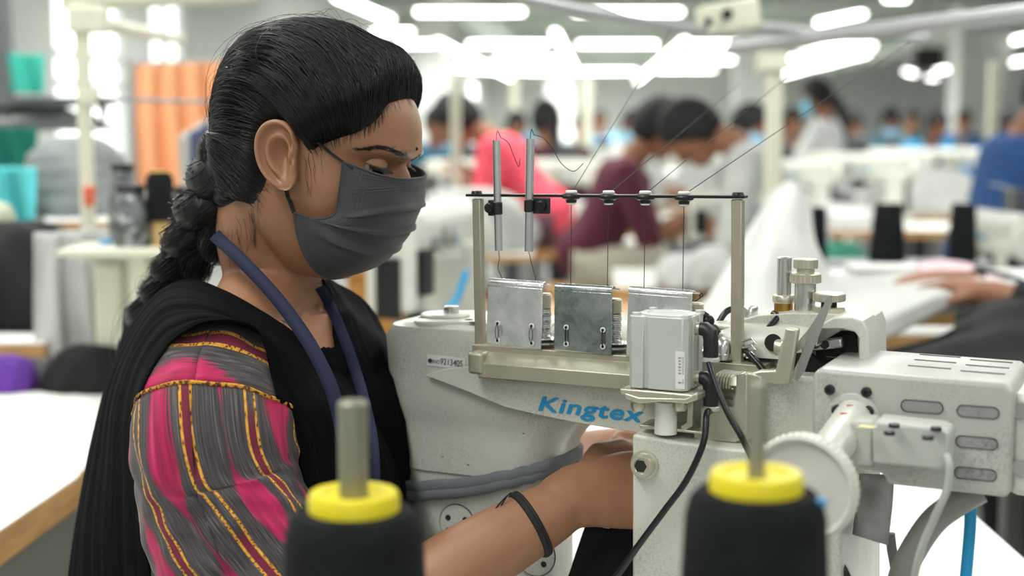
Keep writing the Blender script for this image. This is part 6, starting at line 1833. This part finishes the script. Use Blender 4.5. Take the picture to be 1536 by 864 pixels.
mb = MB(); mb.lathe([(0, .46), (.16, .46), (.17, .48), (.16, .50), (0, .50)], G(770, 6.4), n=32); mb.build('seat', pm('red_plastic', srgb(196, 54, 56), .5), rs)
for k in range(4):
    a = PI/4+k*PI/2; d = V3((math.cos(a), math.sin(a), 0)); mb = MB(); mb.tube([G(770, 6.4, .46)+d*.12, G(770, 6.4)+d*.17], .014, 8); mb.build('leg', pm('red_plastic', srgb(196, 54, 56), .5), rs)

# ------------------------------------------------------------------ people in the hall
M_skinb = pm('brown_skin', srgb(146, 98, 72), .55, 0, .08, 12)
def worker(label, loc, face, shirt, lean=.35, head_down=.3, trousers=(60, 62, 70), long_hair=False, sit=True, mask=None, reach=.38, hair=(16, 15, 16), arm_z=.80, sleeve_full=False, scale=1.0, hip_z=.52, armspread=.14):
    """seated or standing figure; local frame faces +x, then turned by face and moved"""
    t = thing('person', label, 'person', (0, 0, 0), 'workers in the hall')
    hipz = hip_z
    hip = V3((0, 0, hipz)); ch = hip + V3((math.sin(lean)*.40, 0, math.cos(lean)*.40)); nk = hip + V3((math.sin(lean)*.50, 0, math.cos(lean)*.50)); hd = nk + V3((math.sin(lean+head_down)*.14, 0, math.cos(lean+head_down)*.14))
    hr = Matrix.Rotation(lean*.5+head_down, 3, 'Y')
    b = MB()
    def tor(off): return [hip-V3((0, 0, .07)), hip+V3((0, 0, .05)), lerp(hip, ch, .5), ch, lerp(ch, nk, .6)], [(.125+off, .155+off), (.12+off, .155+off), (.10+off, .14+off), (.11+off, .175+off), (.07+off, .12+off)]
    def torso(m, off):
        pts, rr = tor(off); rg = []
        for p, (a, c) in zip(spl(pts, 16), spline(rr, 16)):
            rg.append([p + (Matrix.Rotation(lean, 3, 'Y') @ V3((a*math.cos(2*PI*k/24), c*math.sin(2*PI*k/24), 0))) for k in range(24)])
        m.rings(rg)
    torso(b, 0); b.tube([lerp(ch, nk, .4), nk, lerp(nk, hd, .5)], [.065, .056, .055], 14)
    b.ell(hd+hr @ V3((.012, 0, .02)), (.098, .075, .118), 20, 14, hr); b.ell(hd+hr @ V3((.055, 0, -.055)), (.052, .050, .050), 14, 10, hr)
    b.tube([hd+hr @ V3((.098, 0, .02)), hd+hr @ V3((.120, 0, -.012)), hd+hr @ V3((.104, 0, -.024))], [.009, .014, .010], 10)
    arms = []
    for s in (-1, 1):
        sh = ch + V3((.01, s*.175, .03)); wr = V3((hip.x+reach, s*armspread, arm_z)) ; mid = (sh+wr)/2; L_ = (wr-sh).length
        el = mid + V3((-.04, s*.09, -max(.04, math.sqrt(max(0, .29**2-(L_/2)**2)))*.85))
        b.tube([ch+V3((0, s*.10, .03)), sh, lerp(sh, el, .5), el, lerp(el, wr, .4), wr], [.055, .052, .046, .040, .038, .027], 14); arms.append((sh, el, wr))
        hand(b, wr, (wr-el)+V3((0, 0, -.03)), V3((0, 0, 1)), s, .30, .95)
        hp = hip + V3((.0, s*.09, -.01))
        if sit: kn = hp + V3((.42, s*.04, .0)); an = kn + V3((-.02, 0, .09-kn.z))
        else: kn = hp + V3((.02, s*.01, -hp.z*.5)); an = kn + V3((-.02, 0, .09-kn.z))
        b.tube([hp, lerp(hp, kn, .5), kn, lerp(kn, an, .35), an, an-V3((0, 0, .045))], [.085, .072, .056, .052, .036, .034], 14); b.tube([an+V3((-.04, 0, -.05)), an+V3((.06, 0, -.055)), an+V3((.17, 0, -.065))], [.034, .036, .018], 12)
        b.ell(hd+hr @ V3((-.006, s*.076, .0)), (.018, .009, .030), 10, 8, hr)
    body = remeshed(b, .0085, 2).build('body', M_skinb, t, angle=180)
    sm = cloth_mat('shirt_%d_%d_%d' % shirt, shirt, .12); g = MB(); torso(g, .014)
    for s, (sh, el, wr) in zip((-1, 1), arms):
        g.tube([ch+V3((0, s*.10, .03)), sh, lerp(sh, el, .5), el]+([lerp(el, wr, .5), lerp(el, wr, .85)] if sleeve_full else [lerp(el, wr, .12)]), [.068, .066, .060, .056]+([.050, .042] if sleeve_full else [.055]), 16)
    remeshed(g, .013, 2).build('shirt', sm, t, angle=180)
    g = MB(); tm = cloth_mat('trousers_%d_%d_%d' % trousers, trousers, .1)
    for s in (-1, 1):
        hp = hip + V3((.0, s*.09, -.01))
        if sit: kn = hp + V3((.42, s*.04, .0)); an = kn + V3((-.02, 0, .09-kn.z))
        else: kn = hp + V3((.02, s*.01, -hp.z*.5)); an = kn + V3((-.02, 0, .09-kn.z))
        g.tube([hp-V3((.04, 0, 0)), lerp(hp, kn, .5), kn+V3((.01, 0, 0)), lerp(kn, an, .35), an], [.108, .088, .072, .066, .055], 16)
    remeshed(g, .014, 2).build('trousers', tm, t, angle=180)
    hm = pm('hair_dark_%d' % hair[0], srgb(*hair), .75, 0, .3, 40, .3, 80, .003); g = MB()
    rg = []
    for j in range(15):
        e = lerp(-.75, PI/2, j/14); row = []
        for k in range(28):
            a = 2*PI*k/28; front = max(0, math.cos(a)); lo = lerp(-.75, .42, front**.6); ee = lerp(lo, PI/2, j/14)
            row.append(hd + hr @ (V3((-.004, 0, .024)) + V3((.112*math.cos(ee)*math.cos(a), .089*math.cos(ee)*math.sin(a), .128*math.sin(ee)))))
        rg.append(row)
    g.rings(rg)
    hb = g.build('hair', hm, t, angle=180)
    if long_hair:
        g = MB(); q = hd + hr @ V3((-.10, 0, -.04)); g.tube(spl([q, q+V3((-.05, 0, -.10)), ch+V3((-.15, 0, -.05)), lerp(hip, ch, .4)+V3((-.16, 0, 0))], 16), [.045-.028*i/15 for i in range(16)], 12); g.build('braid', hm, hb)
    if mask:
        g = MB(); rg = []
        for i in range(8):
            row = []
            for j in range(15):
                a = lerp(-1.25, 1.25, j/14); z = lerp(.004, -.098, i/7)
                row.append(hd + hr @ V3((.02+.100*math.cos(a)*(1+.12*math.sin(PI*i/7)), .080*math.sin(a), z)))
            rg.append(row)
        g.grid(rg); g.build('face_mask', cloth_mat('mask_%d' % mask[0], mask, .06), t, solid=.003, angle=180)
    t.location = loc; t.rotation_euler = (0, 0, face)
    return t
def place(label, hx, hy, D, face, shirt, **kw):
    lean, hdn = kw.get('lean', .35), kw.get('head_down', .3); h = P(hx, hy, D)
    up = math.cos(lean)*.50+math.cos(lean+hdn)*.14+.03; fw = math.sin(lean)*.50+math.sin(lean+hdn)*.14
    hz = h.z-up; lo, hi = (.42, .80) if kw.get('sit', True) else (.82, 1.0)
    kw['hip_z'] = max(lo, min(hi, hz))
    kw.setdefault('arm_z', max(.80, kw['hip_z']+.22))
    loc = V3((h.x-fw*math.cos(face), h.y-fw*math.sin(face), 0))
    worker(label, loc, face, shirt, **kw)
    return loc, kw['hip_z']
seat_n = 0
def seat_for(loc, label):
    s = thing('stool', label, 'stool', (0, 0, 0), 'stools in the hall')
    mb = MB(); mb.box((0, 0, .405), (.32, .32, .03)); mb.build('seat', M_wood, s, bevel=.01)
    for sx in (-1, 1):
        for sy in (-1, 1): mb = MB(); mb.box((sx*.13, sy*.13, .195), (.03, .03, .39)); mb.build('leg', M_greysteel, s)
    s.location = loc; return s
PEOPLE = [
 ('person in a coral blouse bending to the left at the orange edged table', (690, 172, 6.6), PI-.15, (238, 86, 104), dict(lean=.62, head_down=.45, trousers=(90, 60, 70))),
 ('man in a dark maroon shirt and beige trousers bending over white cloth', (984, 184, 6.0), -.12, (88, 36, 52), dict(lean=.42, head_down=.25, trousers=(196, 190, 172), reach=.46)),
 ('person with thick black hair bowed beside the man in maroon', (1044, 186, 5.2), PI*.95, (188, 190, 186), dict(lean=.5, head_down=.8)),
 ('person in dark clothes between the coral blouse and the maroon shirt', (820, 178, 8.2), PI/2+.3, (58, 30, 38), dict(lean=.35, head_down=.3, long_hair=True)),
 ('person with a blue mask just left of the cream post', (1122, 184, 8.0), -.5, (196, 200, 196), dict(lean=.3, head_down=.3, mask=(150, 206, 236))),
 ('standing person in a white coat with a blue mask right of the cream post', (1228, 168, 9.8), PI*.85, (226, 228, 228), dict(sit=False, lean=.10, head_down=.25, mask=(120, 200, 226), arm_z=1.0, long_hair=True)),
 ('man in a blue shirt leaning in from the right edge', (1580, 132, 5.0), .12, (40, 78, 132), dict(lean=.30, head_down=.35, trousers=(24, 25, 30), reach=.44, sleeve_full=True, arm_z=.90)),
 ('worker in a teal top left of the coral blouse in the far row', (652, 182, 10.6), -PI/2, (30, 110, 140), dict(lean=.35, head_down=.3)),
 ('worker in an orange top behind the shorter guide tube', (774, 186, 11.6), -PI/2+.2, (226, 100, 60), dict(lean=.35, head_down=.3)),
 ('worker in a sky blue top above the second eyelet', (874, 184, 12.2), -PI/2, (70, 150, 190), dict(lean=.3, head_down=.2)),
 ('worker in a white top behind the cloth heap in the far middle', (948, 186, 11.2), -PI/2, (220, 222, 222), dict(lean=.3, head_down=.2, mask=(140, 200, 226))),
 ('worker in a pale top behind the cream post', (1188, 182, 11.9), -PI/2, (206, 180, 160), dict(lean=.3, head_down=.2)),
 ('worker in a dark top, right of the white coat', (1276, 184, 10.9), -PI/2, (70, 72, 84), dict(lean=.35, head_down=.35)),
 ('worker in a turquoise top in the far row', (1335, 180, 12.8), -PI/2, (44, 150, 170), dict(lean=.35, head_down=.3, mask=(150, 210, 230))),
 ('worker in a bright blue top in the far row left of the pale post', (1405, 184, 11.2), -PI/2, (60, 160, 210), dict(lean=.4, head_down=.35)),
 ('worker in a deep blue top in the far row right of the pale post', (1512, 186, 10.9), -PI/2, (30, 90, 150), dict(lean=.35, head_down=.3)),
 ('worker in a teal top in the last row at the middle', (812, 180, 16.4), -PI/2, (40, 120, 150), dict(lean=.3, head_down=.2)),
 ('worker in a light blue top in the last row at the middle', (900, 178, 16.6), -PI/2, (120, 180, 210), dict(lean=.3, head_down=.2)),
 ('worker in a navy top in the last row left of the post', (1060, 180, 16.5), -PI/2, (50, 70, 110), dict(lean=.3, head_down=.2)),
 ('worker in a green blue top in the last row at the right', (1368, 178, 16.2), -PI/2, (40, 140, 150), dict(lean=.3, head_down=.2)),
 ('worker in an indigo top in the last row at the right', (1446, 178, 16.4), -PI/2, (50, 110, 180), dict(lean=.3, head_down=.2)),
 ('person in black at the right edge holding the pale pink cloth', (1700, 150, 2.8), PI, (22, 23, 27), dict(lean=.35, head_down=.3, trousers=(24, 25, 30), reach=.56, arm_z=.935, armspread=.10, sleeve_full=True)),
 ('person in a pale sage sleeve cut off by the left edge', (-128, 178, 3.1), PI/2, (178, 184, 162), dict(lean=.20, head_down=.3, sleeve_full=True, reach=.30, arm_z=.92, armspread=.16)),
]
for lab, (hx, hy, D), face, shirt, kw in PEOPLE:
    loc, hz = place(lab, hx, hy, D, face, shirt, **kw)
    if kw.get('sit', True):
        s_ = seat_for(V3((loc.x, loc.y, 0)), 'stool under the '+lab.split(' bending')[0].split(' leaning')[0].split(' bowed')[0].split(' cut off')[0].split(' holding')[0].split(' left of')[0].split(' right of')[0]+(' in row %s' % ('nearest', 'far')[D > 9] if False else '')); s_.scale = (1, 1, (hz-.10)/.42)
# ------------------------------------------------------------------ light
w = bpy.data.worlds.new('world'); SC.world = w; w.use_nodes = True
w.node_tree.nodes['Background'].inputs[0].default_value = (.93, 1, .98, 1); w.node_tree.nodes['Background'].inputs[1].default_value = .52
def area(x, y, sx, sy, e, z=2.50, rot=0):
    ld = bpy.data.lights.new('ceiling_and_fill_light', 'AREA'); ld.shape = 'RECTANGLE'; ld.size = sx; ld.size_y = sy; ld.energy = e; ld.color = (1, 1, .96)
    o = bpy.data.objects.new('ceiling_and_fill_light', ld); COL.objects.link(o); o.location = (x, y, z); o.rotation_euler = (0, 0, rot); return o
for x, y, sx, sy, e in ((-.75, .2, .16, 2.4, 34), (1.4, .2, .16, 2.4, 20), (-1.2, -3.2, .16, 2.4, 40), (1.2, -3.2, .16, 2.4, 40), (-1.0, 2.9, .16, 2.4, 29), (.8, 2.9, .16, 2.4, 29), (-2.6, 2.5, .16, 2.4, 29), (2.6, 2.5, .16, 2.4, 29), (-1.7, 4.3, .16, 1.2, 22), (-.5, 6.5, 2.4, .3, 62), (2.6, 6.5, 2.4, .3, 62), (-.5, 10.5, 3, .3, 90), (3.5, 10.5, 3, .3, 90), (1.5, 16, 5, .4, 240), (1.5, 24, 8, .4, 420), (1.5, 34, 8, .4, 620), (1.5, 42, 8, .4, 700)):  # one added to brighten the orange cloth, an unseen pair to light the plates
    area(x, y, sx, sy, e)
# ------------------------------------------------------------------ camera
cd = bpy.data.cameras.new('camera'); co = bpy.data.objects.new('camera', cd); COL.objects.link(co)
co.location = CAM; co.rotation_euler = (math.radians(90)-PITCH, 0, 0)
cd.sensor_width = 36; cd.lens = 50; cd.clip_start = .02; cd.clip_end = 200
cd.dof.use_dof = True; cd.dof.focus_distance = 1.27; cd.dof.aperture_fstop = 3.3; cd.dof.aperture_blades = 0
SC.camera = co
SC.view_settings.view_transform = 'Standard'; SC.view_settings.look = 'None'; SC.view_settings.gamma = 1; SC.view_settings.use_curve_mapping = False
SC.view_settings.exposure = 0.16
